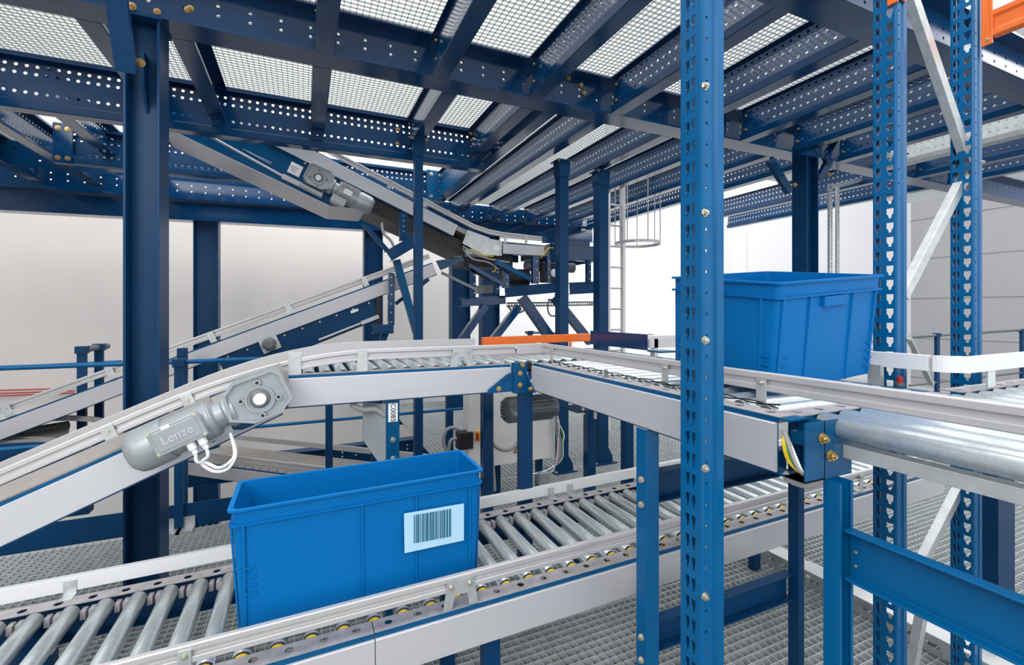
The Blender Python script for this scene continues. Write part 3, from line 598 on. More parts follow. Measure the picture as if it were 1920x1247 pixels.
# orange bar
b = MB(); p0 = Pv(906, 637, 2.85); p1 = Pv(1107, 629, 2.85); b.sweep([P(p0.x, 2.85, -.222), P(p1.x, 2.85, -.212)], [(0, 0), (.04, 0), (.04, .055), (0, .055)], B)
tag(b.build('rack_beam', 'orange', bevel=.003), 'orange bar lying behind the corner where the level conveyors meet', 'beam', 'orange rack beams')
b = MB(); b.bx((p1.x - .18, 2.84, -.30), (p1.x - .165, 2.85, -.215)); tag(b.build('guard_stub', 'orange'), 'small orange tab under the end of the orange bar', 'bracket')
# --- LC : lower conveyor (along A)
QV, QF = 1.425, 2.055
ql = lambda u: -.985 + .015 * (u + 1.6)
t = thing('roller_conveyor', 'lower roller conveyor crossing the foreground with the barcode-labelled bin', 'conveyor', P(0, QV, -1.13)); LO = t
pth = [P(-.9, QV, ql(-.9)), P(3.35, QV, ql(3.35))]
frame(t, [pth[0], P(.19, QV, ql(.19))], B, fl=.06); frame(t, [P(.193, QV, ql(.193)), pth[1]], B, fl=.06)
b = MB(); b.sweep([P(-1.6, QF, ql(-1.6)), P(3.35, QF, ql(3.35))], [(0, 0), (0, -.13), (-.04, -.13), (-.04, -.127), (-.003, -.127), (-.003, 0)], B); b.build('side_frame', 'navy', t)
fm = MB(); fm.perf(P(-1.6, QF - .055, ql(-1.6)), V3((1, 0, .015)), B, .09, .055, 55, [(0, .055, circ(.045, .027, .013, 12))]); fm.build('top_flange', 'dust', t, solid=.003)
me, ce = roller_mesh(.49, .025)
yc = MB(); yc.lathe((0, 0, 0), Z, [(-.013, .010), (-.012, .0235), (-.004, .0235), (-.003, .01)], 18); yce = hide_src(yc, 'yellow_ring', 'yellow', True)
for i in range(50):
    u = -1.15 + i * .09
    o = roller_at(t, me, ce, P(u, QV + .078, ql(u) - .020), B, .49)
    c = bpy.data.objects.new('bearing_ring', yce); C.objects.link(c); c.parent = o; c.location = (0, 0, .0)
# brackets holding roller ends on the far side
ch = MB()
ch.box((0, 0, -.012), .014, .03, .028)
che = hide_src(ch, 'roller_clip', 'dust')
for i in range(36): u = -1.15 + i * .09; [put(che, 'roller_clip', P(u + k * .034, QF - .065, ql(u) - .018), t, Z, A) for k in (-1, 1)]
sp = [P(-.9, QV + .03, ql(-.9)), P(3.35, QV + .03, ql(3.35))]
guide(t, sp, B, lift=.055)
guide(t, [P(-1.7, QF + .02, ql(-1.7)), P(1.0, QF + .02, ql(1)), P(3.35, QF + .02, ql(3.35) + .005)], B, 'white', True, lift=.012)
for u in (-.28, 1.42, 2.6): bracket(t, P(u, QV + .03, ql(u)), A, B, lift=.055, w_=.03, h=.095)
mplate(t, uv(836, QV) - .0, uv(888, QV) + .01, QV + .005, ql(.5), h=.095, legs=.03)
for u in (-.75, 1.13, 1.24, .3): b = MB(); b.bx((u, QF - .02, ql(u)), (u + .035, QF + .018, ql(u) + .004)); b.bx((u, QF + .016, ql(u)), (u + .035, QF + .019, ql(u) + .05)); b.build('bracket', 'galv', t)
for u, v in ((.55, QV + .03), (.55, QF - .08), (2.5, QV + .03), (2.5, QF - .08), (-.8, QF - .08)):
    leg(t, u, v, ql(u) - .135, FL, .06, .04, 'navy')
for u in (-.8, .1, 1.0, 1.9, 2.8): b = MB(); b.bx((u, QV + .01, ql(u) - .125), (u + .04, QF - .01, ql(u) - .075)); b.build('cross_member', 'navy', t)
# far panel seen beyond near lower conveyor at right : dark toe beams
b = MB(); b.bx((1.9, 3.0, FL), (6.5, 3.02, FL + .17)); tag(b.build('toe_plate', 'navy'), 'dark blue toe plate behind the legs at right', 'toe plate')
# ================================================================ BINS
def binmesh(t, L, W, H, Mx, tap=.03, handle=True):
    """L along local x, W along y; Mx maps local -> eye frame"""
    def hull(mb, z0, z1, e0, e1, wall=None):
        pass
    T = lambda x, y, z: Mx @ V3((x, y, z))
    def ring(l, w_, z, r=.02, n=4):
        pts = []
        for cx, cy, a0 in ((l / 2 - r, w_ / 2 - r, 0), (-l / 2 + r, w_ / 2 - r, 90), (-l / 2 + r, -w_ / 2 + r, 180), (l / 2 - r, -w_ / 2 + r, 270)):
            for k in range(n + 1): a = math.radians(a0 + 90 * k / n); pts.append(T(cx + r * math.cos(a), cy + r * math.sin(a), z))
        return pts
    def loft(rs, close=True):
        b = MB(); m = len(rs[0]); vs = [p for r in rs for p in r]; fs = []
        for i in range(len(rs) - 1):
            for j in range(m): fs.append((i * m + j, i * m + (j + 1) % m, (i + 1) * m + (j + 1) % m, (i + 1) * m + j))
        fs += [tuple(range(m)), tuple(range((len(rs) - 1) * m, len(rs) * m))] if close else []
        b.add(vs, fs); return b
    l0, w0 = L - 2 * tap, W - 2 * tap; rim = .009
    lt, wt = L - 2 * rim, W - 2 * rim; shell = loft([ring(l0, w0, 0), ring(lt, wt, H), ring(lt - .008, wt - .008, H), ring(l0 - .008, w0 - .008, .006)])
    def collar(z0, z1, e, nm):
        o_ = lambda z: (l0 + (lt - l0) * z / H, w0 + (wt - w0) * z / H)
        a, c = o_(z0), o_(z1); b = loft([ring(a[0], a[1], z0), ring(a[0] + 2 * e, a[1] + 2 * e, z0), ring(c[0] + 2 * e, c[1] + 2 * e, z1), ring(c[0], c[1], z1), ring(a[0], a[1], z0)], False); return b.build(nm, 'bin', t, smooth=True)
    collar(H - .006, H, rim, 'top_rim'); collar(H - .048, H - .043, rim, 'lower_rim')
    # vertical ribs
    ribs = shell
    def outer(sx, sy, x, y, z): pass
    sl = (lt - l0) / 2 / H; sw = (wt - w0) / 2 / H
    for sy in (-1, 1):
        for x in (-L * .43, -L * .2, L * .2, L * .43) if handle else (-L * .44, 0 - L * .02, L * .2, L * .44):
            for xx in (x - .006, x + .006)[:1]:
                a = T(xx - .004, sy * (w0 / 2), .0); ribs.add([T(xx - .005, sy * w0 / 2, 0), T(xx + .005, sy * w0 / 2, 0), T(xx + .005, sy * wt / 2, H - .045), T(xx - .005, sy * wt / 2, H - .045), T(xx - .003, sy * (w0 / 2 + .004), 0), T(xx + .003, sy * (w0 / 2 + .004), 0), T(xx + .003, sy * (wt / 2 + .006), H - .045), T(xx - .003, sy * (wt / 2 + .006), H - .045)], [(4, 5, 6, 7), (0, 4, 7, 3), (1, 2, 6, 5), (0, 1, 5, 4), (3, 7, 6, 2)])
    for sx in (-1, 1):
        for y in (-W * .36, W * .36): ribs.add([T(sx * l0 / 2, y - .005, 0), T(sx * l0 / 2, y + .005, 0), T(sx * lt / 2, y + .005, H - .045), T(sx * lt / 2, y - .005, H - .045), T(sx * (l0 / 2 + .004), y - .003, 0), T(sx * (l0 / 2 + .004), y + .003, 0), T(sx * (lt / 2 + .006), y + .003, H - .045), T(sx * (lt / 2 + .006), y - .003, H - .045)], [(4, 5, 6, 7), (0, 4, 7, 3), (1, 2, 6, 5), (0, 1, 5, 4), (3, 7, 6, 2)])
    # corner stacking ribs
    cr = shell
    for sx in (-1, 1):
        for sy in (-1, 1):
            for z in (.03, .055, .08, .105) if handle else (.15, .175, .20, .225):
                cx = sx * (l0 / 2 + sl * z); cy = sy * (w0 / 2 + sw * z); e = .05
                for (x0, x1, y0, y1) in ((cx - sx * e, cx - sx * .016, cy - sy * .002, cy + sy * .005), (cx - sx * .002, cx + sx * .005, cy - sy * e, cy - sy * .016)):
                    q = [T(a, b_, c) for c in (z, z + .004) for b_ in (y0, y1) for a in (x0, x1)]; cr.add(q, [(0, 2, 3, 1), (4, 5, 7, 6), (0, 1, 5, 4), (2, 6, 7, 3), (0, 4, 6, 2), (1, 3, 7, 5)])
    shell.build('bin_shell', 'bin', t, smooth=True)
    # handles in short ends
    for sy in (-1, 1):
        hb = MB(); y = sy * (wt / 2 + .003); hz_ = L * .17 if handle else .001
        if handle:
            q = [T(a, b_, c) for c in (H - .082, H - .052) for b_ in (y - .008, y + .005) for a in (-.055, .055)]; hb.add(q, [(0, 2, 3, 1), (4, 5, 7, 6), (0, 1, 5, 4), (2, 6, 7, 3), (0, 4, 6, 2), (1, 3, 7, 5)]); hb.build('handle', 'bin', t, bevel=.002)
    return T
# bin 1 on the lower conveyor
t = thing('storage_bin', 'bright blue plastic bin with a barcode label on the lower conveyor', 'bin', P(.19, 1.63, ql(.19)))
u0, u1 = -.19, .572; L_, W_, H_ = u1 - u0, .262, .40
tilt = Matrix.Rotation(math.radians(-.9), 4, 'Y')
Mx = Matrix.Translation(P((u0 + u1) / 2, 1.492 + W_ / 2, ql(.19) + .01)) @ tilt
T1 = binmesh(t, L_, W_, H_, Mx, tap=.026, handle=False)
def on_face(px, py): return Pv(px, py, 1.497)
q = [on_face(757, 962), on_face(869, 943), on_face(869, 1012), on_face(758, 1036)]
def plate(t, q, n, m, name, th=.0012, off=.0):
    n = V3(n); b = MB(); q = [p + n * off for p in q]; b.add(q + [p + n * th for p in q], [(0, 1, 2, 3), (7, 6, 5, 4), (0, 4, 5, 1), (1, 5, 6, 2), (2, 6, 7, 3), (3, 7, 4, 0)]); return b.build(name, m, t)
lb_ = plate(t, q, -B, 'lblue', 'paper_label', off=.004)
bc = MB(); random.seed(3); x = 776.0
while x < 846:
    wd = random.choice((1.2, 1.8, 2.6, 3.6)); ya = 966 - (x - 776) * .172; yb = 1019 - (x - 776) * .19
    qq = [Pv(x, ya, 1.4905), Pv(x + wd, ya - wd * .17, 1.4905), Pv(x + wd, yb - wd * .19, 1.4905), Pv(x, yb, 1.4905)]; bc.add(qq + [p - B * .0006 for p in qq], [(0, 1, 2, 3), (7, 6, 5, 4), (0, 4, 5, 1), (1, 5, 6, 2), (2, 6, 7, 3), (3, 7, 4, 0)]); x += wd + random.choice((.7, 1.1, 1.8))
bc.build('barcode', 'teal', lb_)
# bin 2 on C, slightly tipped as it crosses the transfer
t = thing('storage_bin', 'blue plastic bin on the level conveyor, partly hidden by the front rack upright', 'bin', P(1.45, 1.08, cz))
cn = Pu(1462, 530, 1.2); rt = Pv(1663, 515, cn.y); lf = Pu(1256, 519, 1.2)
ex = (rt - cn); L_ = ex.length; ex.normalize(); ey = (lf - cn); ey = (ey - ex * ey.dot(ex)); W_ = ey.length; ey.normalize(); ez = ex.cross(ey).normalized()
H_ = .325; org = cn + ex * L_ / 2 + ey * W_ / 2 - ez * H_
R = Matrix((ex, ey, ez)).transposed().to_4x4(); Mx = Matrix.Translation(org) @ R
T2 = binmesh(t, L_, W_, H_, Mx, tap=.016)
# ================================================================ GEAR MOTORS
def gearmotor(name, label, hub, e1, e3, s=1.0, m='motor', ribs=False, box=True):
    """hub = centre of the output shaft face, e1 toward the motor, e3 toward the viewer"""
    e1 = V3(e1).normalized(); e3 = V3(e3).normalized(); e2 = e3.cross(e1); e2 = -e2 if e2.z < 0 else e2
    t = thing(name, label, 'motor', hub); W = lambda a, b_, c=0: V3(hub) + e1 * a * s + e2 * b_ * s + e3 * c * s
    def prism(poly, c0, c1, nm, mm=m, par=t, bev=.003):
        k = len(poly); b = MB(); b.add([W(x, y, c0) for x, y in poly] + [W(x, y, c1) for x, y in poly], [tuple(range(k)), tuple(range(2 * k - 1, k - 1, -1))] + [(i, (i + 1) % k, k + (i + 1) % k, k + i) for i in range(k)]); return b.build(nm, mm, par, bevel=bev * s)
    gb = prism([(-.08, .085), (.06, .095), (.105, .065), (.12, -.03), (.05, -.075), (-.05, -.078), (-.10, -.045), (-.10, .06)], -.13, -.018, 'gearbox', bev=.006)
    rim = MB(); o_ = [(-.08, .085), (.06, .095), (.105, .065), (.12, -.03), (.05, -.075), (-.05, -.078), (-.10, -.045), (-.10, .06)]
    k = len(o_); q = [W(x, y, c) for c, f_ in ((-.02, 1), (-.004, 1), (-.004, .9), (-.02, .9)) for x, y in [(a * f_, b_ * f_) for a, b_ in o_]]
    rim.add(q, [(j * k + i, j * k + (i + 1) % k, (j + 1) * k + (i + 1) % k, (j + 1) * k + i) for j in range(3) for i in range(k)]); rim.build('housing_rim', m, t)
    h = MB(); h.lathe(W(0, 0, -.02), e3, [(0, .05 * s), (.016 * s, .05 * s), (.016 * s, .043 * s), (.008 * s, .041 * s), (.008 * s, .034 * s)], 32); h.build('hub_flange', m, t, smooth=True)
    h = MB(); h.lathe(W(0, 0, -.014), e3, [(0, .038 * s), (.004 * s, .034 * s), (.006 * s, .024 * s)], 28); h.build('shaft_seal', 'dmotor', t, smooth=True)
    h = MB(); h.lathe(W(0, 0, -.012), e3, [(0, .022 * s), (.013 * s, .022 * s), (.016 * s, .019 * s)], 24); h.build('shaft_cap', 'label', t, smooth=True)
    for a in (20, 105, 200, 285):
        ca, sa = math.cos(math.radians(a)) * .062, math.sin(math.radians(a)) * .062
        l = MB(); l.cyl(W(ca, sa, -.02), W(ca, sa, -.003), .012 * s, 16); o = l.build('mounting_lug', m, t); l = MB(); l.cyl(W(ca, sa, -.004), W(ca, sa, -.0022), .006 * s, 12); l.build('bolt_hole', 'black', o)
    cx = -.07
    n = MB(); n.lathe(W(.09, .0, cx), e1, [(0, .062 * s), (.03 * s, .064 * s), (.04 * s, .048 * s), (.065 * s, .05 * s), (.075 * s, .066 * s), (.095 * s, .068 * s), (.10 * s, .06 * s)], 32); n.build('coupling_neck', m, t, smooth=True)
    a0 = .165; a1 = .315 if not ribs else .33
    pr = [(0, .062), (.006, .07), ((a1 - a0), .07)]
    n = MB(); n.lathe(W(a0, 0, cx), e1, [(x * s, r * s) for x, r in pr], 36)
    if ribs:
        for k in range(20):
            an = 2 * math.pi * k / 20; d = e2 * math.cos(an) + e3 * math.sin(an); c = W(a0 + (a1 - a0) / 2, 0, cx) + d * .075 * s; n.box(c, (a1 - a0) * .92 * s, .003 * s, .012 * s, e1, d.cross(e1), d)
    n.build('motor_body', m, t, smooth=True)
    n = MB(); n.lathe(W(a1, 0, cx), e1, [(0, .076 * s), (.012 * s, .078 * s), (.085 * s, .077 * s), (.105 * s, .072 * s), (.122 * s, .056 * s), (.13 * s, .03 * s), (.132 * s, .004)], 36); n.build('fan_cowl', m, t, smooth=True)
    if box:
        p = [(.185, -.035), (.335, -.035), (.345, -.027), (.345, .05), (.335, .058), (.193, .058), (.185, .05)]
        bxo = prism(p, -.0, .028, 'terminal_box'); p2 = [(.197, -.023), (.326, -.023), (.333, -.016), (.333, .04), (.326, .047), (.205, .047), (.197, .04)]; prism(p2, .028, .031, 'box_lid', par=bxo)
        for x, y in ((.193, -.027), (.337, -.027), (.337, .05), (.193, .05)): put(BZ, 'bolt', W(x, y, .028), bxo, e3, scale=.6 * s)
        return t, W, (e1, e2, e3), bxo
    return t, W, (e1, e2, e3), None
inc_d = V3((1, 0, .44)).normalized()
hub = Pv(487, 749, 1.95)
t, W, E_, bxo = gearmotor('gear_motor', 'large grey gear motor with terminal box on the side of the sloping conveyor', hub, -inc_d, -B, 1.0)
text(bxo, 'Lenze', W(.265, .010, .0318), inc_d, -B, .042, 'alu', .0016)
b = MB(); b.box(W(.285, .052, .029), .025, .013, .002, inc_d, E_[1], E_[2]); b.build('type_tag', 'label', bxo)
for x in (.215, .25):
    g_ = MB(); g_.cyl(W(x, -.034, .01), W(x, -.06, .01), .014, 8); g_.cyl(W(x, -.06, .01), W(x, -.078, .01), .009, 12); g_.build('cable_gland', 'label', bxo)
    k = (x - .215)
    c_ = MB(); q0 = W(x, -.078, .01); e = Pv(432, 812, 2.0)
    c_.tube([q0, q0 + V3((.004, 0, -.03)), Pv(383 + k * 300 - 6, 868, 1.96), Pv(402 + k * 200, 884 - k * 200, 1.95), Pv(428, 878 - k * 260, 1.96), Pv(442 - k * 60, 850, 1.98), e], .0055, 10); c_.build('motor_cable', 'label', t)
b = MB(); b.add([Pv(405, 828, 2.04), Pv(430, 797, 2.04), Pv(438, 812, 2.04), Pv(372, 838, 2.04), Pv(365, 820, 2.04)], [(0, 1, 2), (0, 2, 3, 4)]); 
# mounting plate & blue underframe below the gearbox
b = MB(); p = [Pv(x, y, 2.09) for x, y in ((537, 752), (540, 766), (520, 773), (470, 800), (455, 806), (430, 806), (400, 830), (380, 832), (440, 790))]; tri(t, p, B, 'blue', .01, 'torque_plate')
p = [Pv(x, y, 2.02) for x, y in ((372, 828), (432, 795), (438, 808), (380, 838))]; tri(t, p, B, 'motor', .003, 'cover_plate')
# front plate right of the gearbox (grey wedge)
p = [Pv(x, y, 2.10) for x, y in ((500, 694), (524, 680), (541, 704), (541, 768), (530, 760), (512, 716))]; tri(t, p, B, 'belt', .006, 'guard_plate')
# ================================================================ UPPER CONVEYOR (G) AND RISING CONVEYOR (E)
GV = 4.6; gz = lambda u: 1.496 - .42 * (u - .04)
t = thing('belt_conveyor', 'upper belt conveyor sloping down from under the deck to the transfer station', 'conveyor', P(0, GV, .9)); GT = t
gpth = [P(-.85, GV, gz(-.85)), P(1.45, GV, gz(1.45))]
frame(t, gpth, B, h=.14, holes=False, fl=.04)
kp = [P(-.85, GV, gz(-.85)), P(1.45, GV, gz(1.45)), P(1.62, GV, .835), P(1.8, GV, .79), P(1.98, GV, .77), P(2.45, GV, .755)]
guide(t, [p + B * .05 for p in kp], B, lift=.045); guide(t, [p + B * .62 for p in kp], B, 'white', True, lift=.04)
b = MB(); b.sweep([p + B * .04 for p in kp], [(0, 0), (.6, 0), (.6, -.05), (0, -.05)], B); b.build('belt', 'belt', t)
b = MB(); b.sweep([p + B * .66 for p in kp], [(0, 0), (.004, 0), (.004, -.14), (0, -.14)], B); b.build('side_frame', 'blue', t)
u1_ = .32
sk = MB(); q0, q1 = P(-1.0, GV + .01, gz(-1.0) - .15), P(u1_, GV + .01, gz(u1_) - .15)
sk.sweep([q0, q1], [(0, 0), (.004, 0), (.004, -.27), (0, -.27)], B); sk.build('side_skirt', 'blue', t)
sk = MB(); sk.sweep([q0, q1], [(0, -.27), (.64, -.27), (.64, -.265), (0, -.265)], B)
d_ = (q1 - q0).normalized(); up_ = B.cross(d_); up_ = -up_ if up_.z < 0 else up_
e0 = q1 - up_ * .27; sk.add([e0, e0 + B * .64, P(u1_ + .22, GV + .65, e0.z - .0), P(u1_ + .22, GV + .01, e0.z - .0)], [(0, 1, 2, 3)]); sk.build('bottom_tray', 'alu', t, solid=.003)
b = MB(); q0 = Pv(395, 256, 4.56); q1 = Pv(535, 333, 4.56); b.cyl(q0, q1, .011, 12); b.build('handle_rod', 'alu', t)
b = MB(); b.box((q1 + Pv(560, 345, 4.56)) / 2, .17, .03, .045, d_, B, up_); b.build('rod_clamp', 'alu', t, bevel=.003)
pl = plate(t, [Pv(x, y, 4.6) for x, y in ((547, 303), (569, 314), (560, 333), (538, 322))], -B, 'label', 'rating_label', off=.005)
for k in range(3): b = MB(); q0, q1 = Pv(545, 309 + k * 4, 4.593), Pv(560 - k * 3, 317 + k * 4, 4.593); b.cyl(q0, q1, .0016, 6); b.build('printed_line', 'ink', pl)
b = MB(); b.cyl(Pv(462, 283, 4.6), Pv(508, 308, 4.6), .002, 6); b.build('painted_line', 'white', t); b = MB(); b.cyl(Pv(455, 279, 4.6), Pv(509, 305, 4.6), .002, 6); b.build('painted_line', 'white', t)
# return belt trough (dark) right of the motor
b = MB(); q0 = P(.25, GV + .06, gz(.25) - .15); q1 = P(1.62, GV + .06, gz(1.62) - .13); b.sweep([q0, q1], [(0, 0), (.5, 0), (.5, -.14), (0, -.14)], B); b.build('return_trough', 'black', t)
for u in (.1, .75, 1.1): d_g = (gpth[1] - gpth[0]).normalized(); bracket(t, P(u, GV + .03, gz(u) + .003), d_g, B, lift=.04, w_=.04, h=.09)
for px, py in ((576, 270), (572, 306), (640, 342), (672, 357)): bolt(Pv(px, py, 4.595), -B, t, 1.2)
# stainless transition plates
def quad(t, pts, v, m, name, th=.004): return tri(t, [Pv(x, y, v) for x, y in pts], B, m, th, name)
quad(t, [(877, 431), (918, 446), (907, 478), (867, 456)], 4.585, 'galv', 'transition_plate'); quad(t, [(918, 448), (942, 452), (940, 480), (905, 477)], 4.583, 'galv', 'transition_plate')
pl = quad(t, [(926, 461), (937, 462), (936, 470), (925, 469)], 4.578, 'label', 'number_label', .001)
for px, py in ((879, 439), (872, 457), (940, 456), (939, 477)): bolt(Pv(px, py, 4.58), -B, t, 1.4)
for px in (945, 984): quad(t, [(px, 443), (px + 5, 443), (px + 5, 456), (px, 456)], 4.575, 'galv', 'bracket')
t = thing('gear_motor', '', 'motor', P(0, 0, 0)); bpy.data.objects.remove(t)
t, W, E_, _ = gearmotor('gear_motor', 'smaller ribbed gear motor on the blue side of the upper conveyor', Pv(597, 333, 4.42), V3((.92, 0, -.40)), -B, 1.12, 'motor', True, False)
b = MB(); e1, e2, e3 = E_; b.box(W(.24, 0, .008), .075, .045, .004, e1, e2, e3); b.build('rating_plate', 'label', t)
b = MB(); b.box(W(.20, -.085, -.05), .13, .07, .09, e1, e2, e3); b.build('terminal_box', 'motor', t, bevel=.004)
b = MB(); b.box(W(-.01, -.105, -.06), .2, .03, .08, e1, e2, e3); b.build('torque_arm', 'motor', t, bevel=.003)
# level part with rollers and drive
t = thing('roller_conveyor', 'short level conveyor of the transfer station beside the middle slender post', 'conveyor', P(2, GV, .6)); hz = .745
frame(t, [P(uv(942, GV), GV - .01, hz), P(uv(1019, GV), GV - .01, hz)], B, h=.125, fl=.04, holes=False); 
b = MB(); b.bx((uv(1019, GV), GV, hz - .12), (uv(1031, GV), GV + .6, hz)); b.build('gap_plate', 'dmotor', t)
rollers(t, P(2.0, GV + .04, hz), (.08, 0, 0), 11, B, .56)
t = thing('transfer_unit', 'dark blue boxed transfer unit between the two right slender posts', 'conveyor', P(3, GV, .6))
b = MB(); b.bx((uv(1031, GV), GV - .02, .59), (uv(1116, GV), GV + .01, .77)); b.bx((uv(1031, GV), GV + .6, .59), (uv(1116, GV), GV + .62, .77)); b.bx((uv(1116, GV), GV - .02, .59), (uv(1116, GV) + .01, GV + .62, .77)); b.bx((uv(1031, GV), GV - .02, .59), (uv(1031, GV) + .01, GV + .62, .77)); b.build('side_frame', 'beam', t, bevel=.003)
b = MB(); b.bx((uv(1020, GV), GV + .02, .78), (uv(1108, GV), GV + .05, .85)); b.build('guide_rail', 'beam', t)
b = MB(); b.cyl(P(uv(1000, GV), GV + .2, .53), P(uv(1092, GV), GV + .2, .53), .06, 24); b.build('drum', 'dmotor', t, smooth=True)
pl = quad(t, [(1043, 472), (1050, 472), (1050, 480), (1043, 480)], 4.57, 'label', 'number_label', .002)
c = MB(); c.tube([Pv(1037, 465, 4.55), Pv(1028, 466, 4.5), Pv(1019, 478, 4.5), Pv(1013, 484, 4.55)], .006, 8); c.build('wire', 'yellow', t)
# supports of the station
t = thing('station_frame', 'dark blue steel frame with diagonal braces under the transfer station', 'frame', P(2.2, 4.6, FL)); v = 4.55
def seg(t, a, c, v, wpx, m, name, dep=.08, v2=None):
    p0 = Pv(*a, v); p1 = Pv(*c, v2 or v); d = (p1 - p0).normalized(); s_ = d.cross(B).normalized(); ww = wpx / F * ((p0.x * FD[0] + p0.y * FD[1]) + (p1.x * FD[0] + p1.y * FD[1])) / 2 / 2
    b = MB(); b.ext(p0, p1, [(-ww, 0), (ww, 0), (ww, dep), (ww - .006, dep), (ww - .006, .006), (-ww + .006, .006), (-ww + .006, dep), (-ww, dep)], s_, B); return b.build(name, m, t)
seg(t, (947, 548), (1058, 538), v, 19, 'navy', 'cross_beam', .12); seg(t, (1068, 541), (1126, 538), v, 22, 'navy', 'cross_beam', .12)
seg(t, (866, 567), (948, 562), v + .1, 16, 'beam', 'cross_beam', .1); seg(t, (893, 543), (930, 541), v + .15, 15, 'dmotor', 'plate')
for a, c, w_ in (((912, 573), (862, 645), 13), ((975, 575), (920, 645), 13), ((980, 556), (1042, 645), 18), ((1040, 556), (1110, 642), 15)): seg(t, a, c, v + .05, w_, 'beam', 'diagonal_brace', .07)
for a, c, w_, m_ in (((1005, 480), (1005, 532), 13, 'beam'), ((950, 500), (950, 540), 11, 'beam'), ((1029, 480), (1030, 530), 7, 'beam'), ((1105, 487), (1105, 532), 8, 'navy'), ((888, 505), (888, 560), 9, 'navy'), ((932, 500), (932, 552), 9, 'navy')):
    o = seg(t, a, c, v - .02, w_, m_, 'leg', .05)
    for k in (.2, .5, .8): bolt(Pv(a[0] + 1, a[1] + (c[1] - a[1]) * k, v - .022), -B, o, .7)
seg(t, (930, 490), (997, 524), v - .1, 9, 'blue', 'support_arm', .03); seg(t, (873, 500), (920, 524), v - .02, 6, 'black', 'support_arm', .03); seg(t, (880, 497), (945, 534), v - .06, 7, 'beam', 'support_arm', .03)
seg(t, (828, 511), (892, 542), v - .1, 5, 'dmotor', 'support_arm', .02)
t = thing('drive_unit', 'black drive unit with roller drum under the transfer station', 'motor', P(1.9, 4.8, .3))
b = MB(); q0 = Pv(868, 472, 4.75); q1 = Pv(960, 503, 4.75); b.bx((q0.x, 4.72, q1.z), (q1.x, 5.1, q0.z)); b.build('housing', 'black', t, bevel=.01)
b = MB(); q0 = Pv(872, 474, 4.66); b.cyl(q0, q0 + A * .25, .045, 20); b.build('drum', 'galv', t, smooth=True)
b = MB(); q0 = Pv(935, 520, 4.75); b.cyl(q0, q0 + A * .35, .1, 20); b.build('drive_motor', 'black', t, smooth=True)
b = MB(); q0 = Pv(1038, 512, 4.62); b.lathe(q0, -B, [(0, .045), (.02, .045), (.02, .03), (.03, .028), (.03, .012)], 24); b.build('pulley', 'label', t, smooth=True)
b = MB(); b.bx((Pv(1012, 500, 4.7).x, 4.66, Pv(1012, 530, 4.7).z), (Pv(1048, 500, 4.7).x, 4.72, Pv(1012, 494, 4.7).z)); b.build('gearbox', 'black', t, bevel=.01)
for k, (m_, pts) in enumerate((('hose', ((868, 462), (900, 480), (930, 488), (955, 492))), ('yellow', ((882, 468), (905, 478), (925, 481))), ('hose', ((868, 466), (885, 485), (915, 492), (935, 505))), ('yellow', ((930, 500), (928, 508), (922, 510)) ), ('green', ((852, 481), (858, 482), (866, 480))))):
    c = MB(); c.tube([Pv(x, y, 4.5) for x, y in pts], .008 if m_ == 'hose' else .005, 8); c.build('cable', m_, t)
# drop support of G, left of the leftmost slender post
t = thing('hanging_support', 'blue perforated hanging support with sloping channel and brace, left of the leftmost slender post', 'support', P(.9, 4.4, 0))
o = seg(t, (757, 398), (757, 452), 4.35, 14, 'navy', 'hanger', .05)
for py in (405, 414, 424, 434): bolt(Pv(757, py, 4.348), -B, o, .7)
seg(t, (729, 480), (783, 448), 4.3, 21, 'navy', 'channel', .12); seg(t, (744, 487), (782, 625), 4.4, 13, 'blue', 'diagonal_brace', .06); seg(t, (681, 418), (727, 470), 4.4, 8, 'navy', 'strut', .04)
c = MB(); c.tube([Pv(716, 418, 4.35), Pv(719, 437, 4.35), Pv(732, 450, 4.35), Pv(738, 462, 4.35)], .013, 10); c.build('cable', 'hose', t)
# E conveyor
EV = 4.6; ez_ = lambda u: -.762 + .404 * (u + 1.943)
t = thing('belt_conveyor', 'long rear conveyor rising from the lower left to the transfer station', 'conveyor', P(-.3, EV, -.5))
ep = [P(-2.6, EV, ez_(-2.6)), P(1.18, EV, ez_(1.18))]; frame(t, ep, B, h=.135, holes=False, fl=.04)
b = MB(); b.sweep([p + B * .04 for p in ep], [(0, 0), (.56, 0), (.56, -.06), (0, -.06)], B); b.build('belt', 'belt', t)
guide(t, [p + B * .03 for p in ep], B, lift=.045); guide(t, [p + B * .6 for p in ep], B, 'white', True, lift=.045); 
b = MB(); b.sweep([p + B * .64 for p in ep], [(0, 0), (.004, 0), (.004, -.13), (0, -.13)], B); b.build('side_frame', 'blue', t)
de = (ep[1] - ep[0]).normalized()
for px in (22, 214, 402, 546, 688): u = uv(px, EV); bracket(t, P(u, EV + .01, ez_(u)), de, B, lift=.045, w_=.05, h=.095)
ue = -de.cross(B); ue = ue if ue.z > 0 else -ue
q0 = P(-.72, EV + .01, ez_(-.72)) - ue * .135; q1 = P(.55, EV + .01, ez_(.55)) - ue * .135
b = MB(); b.sweep([q0, q1], [(0, 0), (.6, 0), (.6, -.2), (0, -.2)], B); b.build('drive_box', 'navy', t, bevel=.003)
b = MB(); q = q0 + (q1 - q0) * .995 - ue * .17 - B * .02; b.cyl(q, q - (q1 - q0) * .42, .01, 10); b.build('handle_rod', 'alu', t)
b = MB(); b.box(q - de * .09, .17, .03, .035, de, B, ue); b.build('rod_clamp', 'alu', t)
b = MB(); b.box(Pv(505, 643, 4.59), .15, .01, .15, de, B, ue); bp_ = b.build('bearing_plate', 'galv', t, bevel=.003)
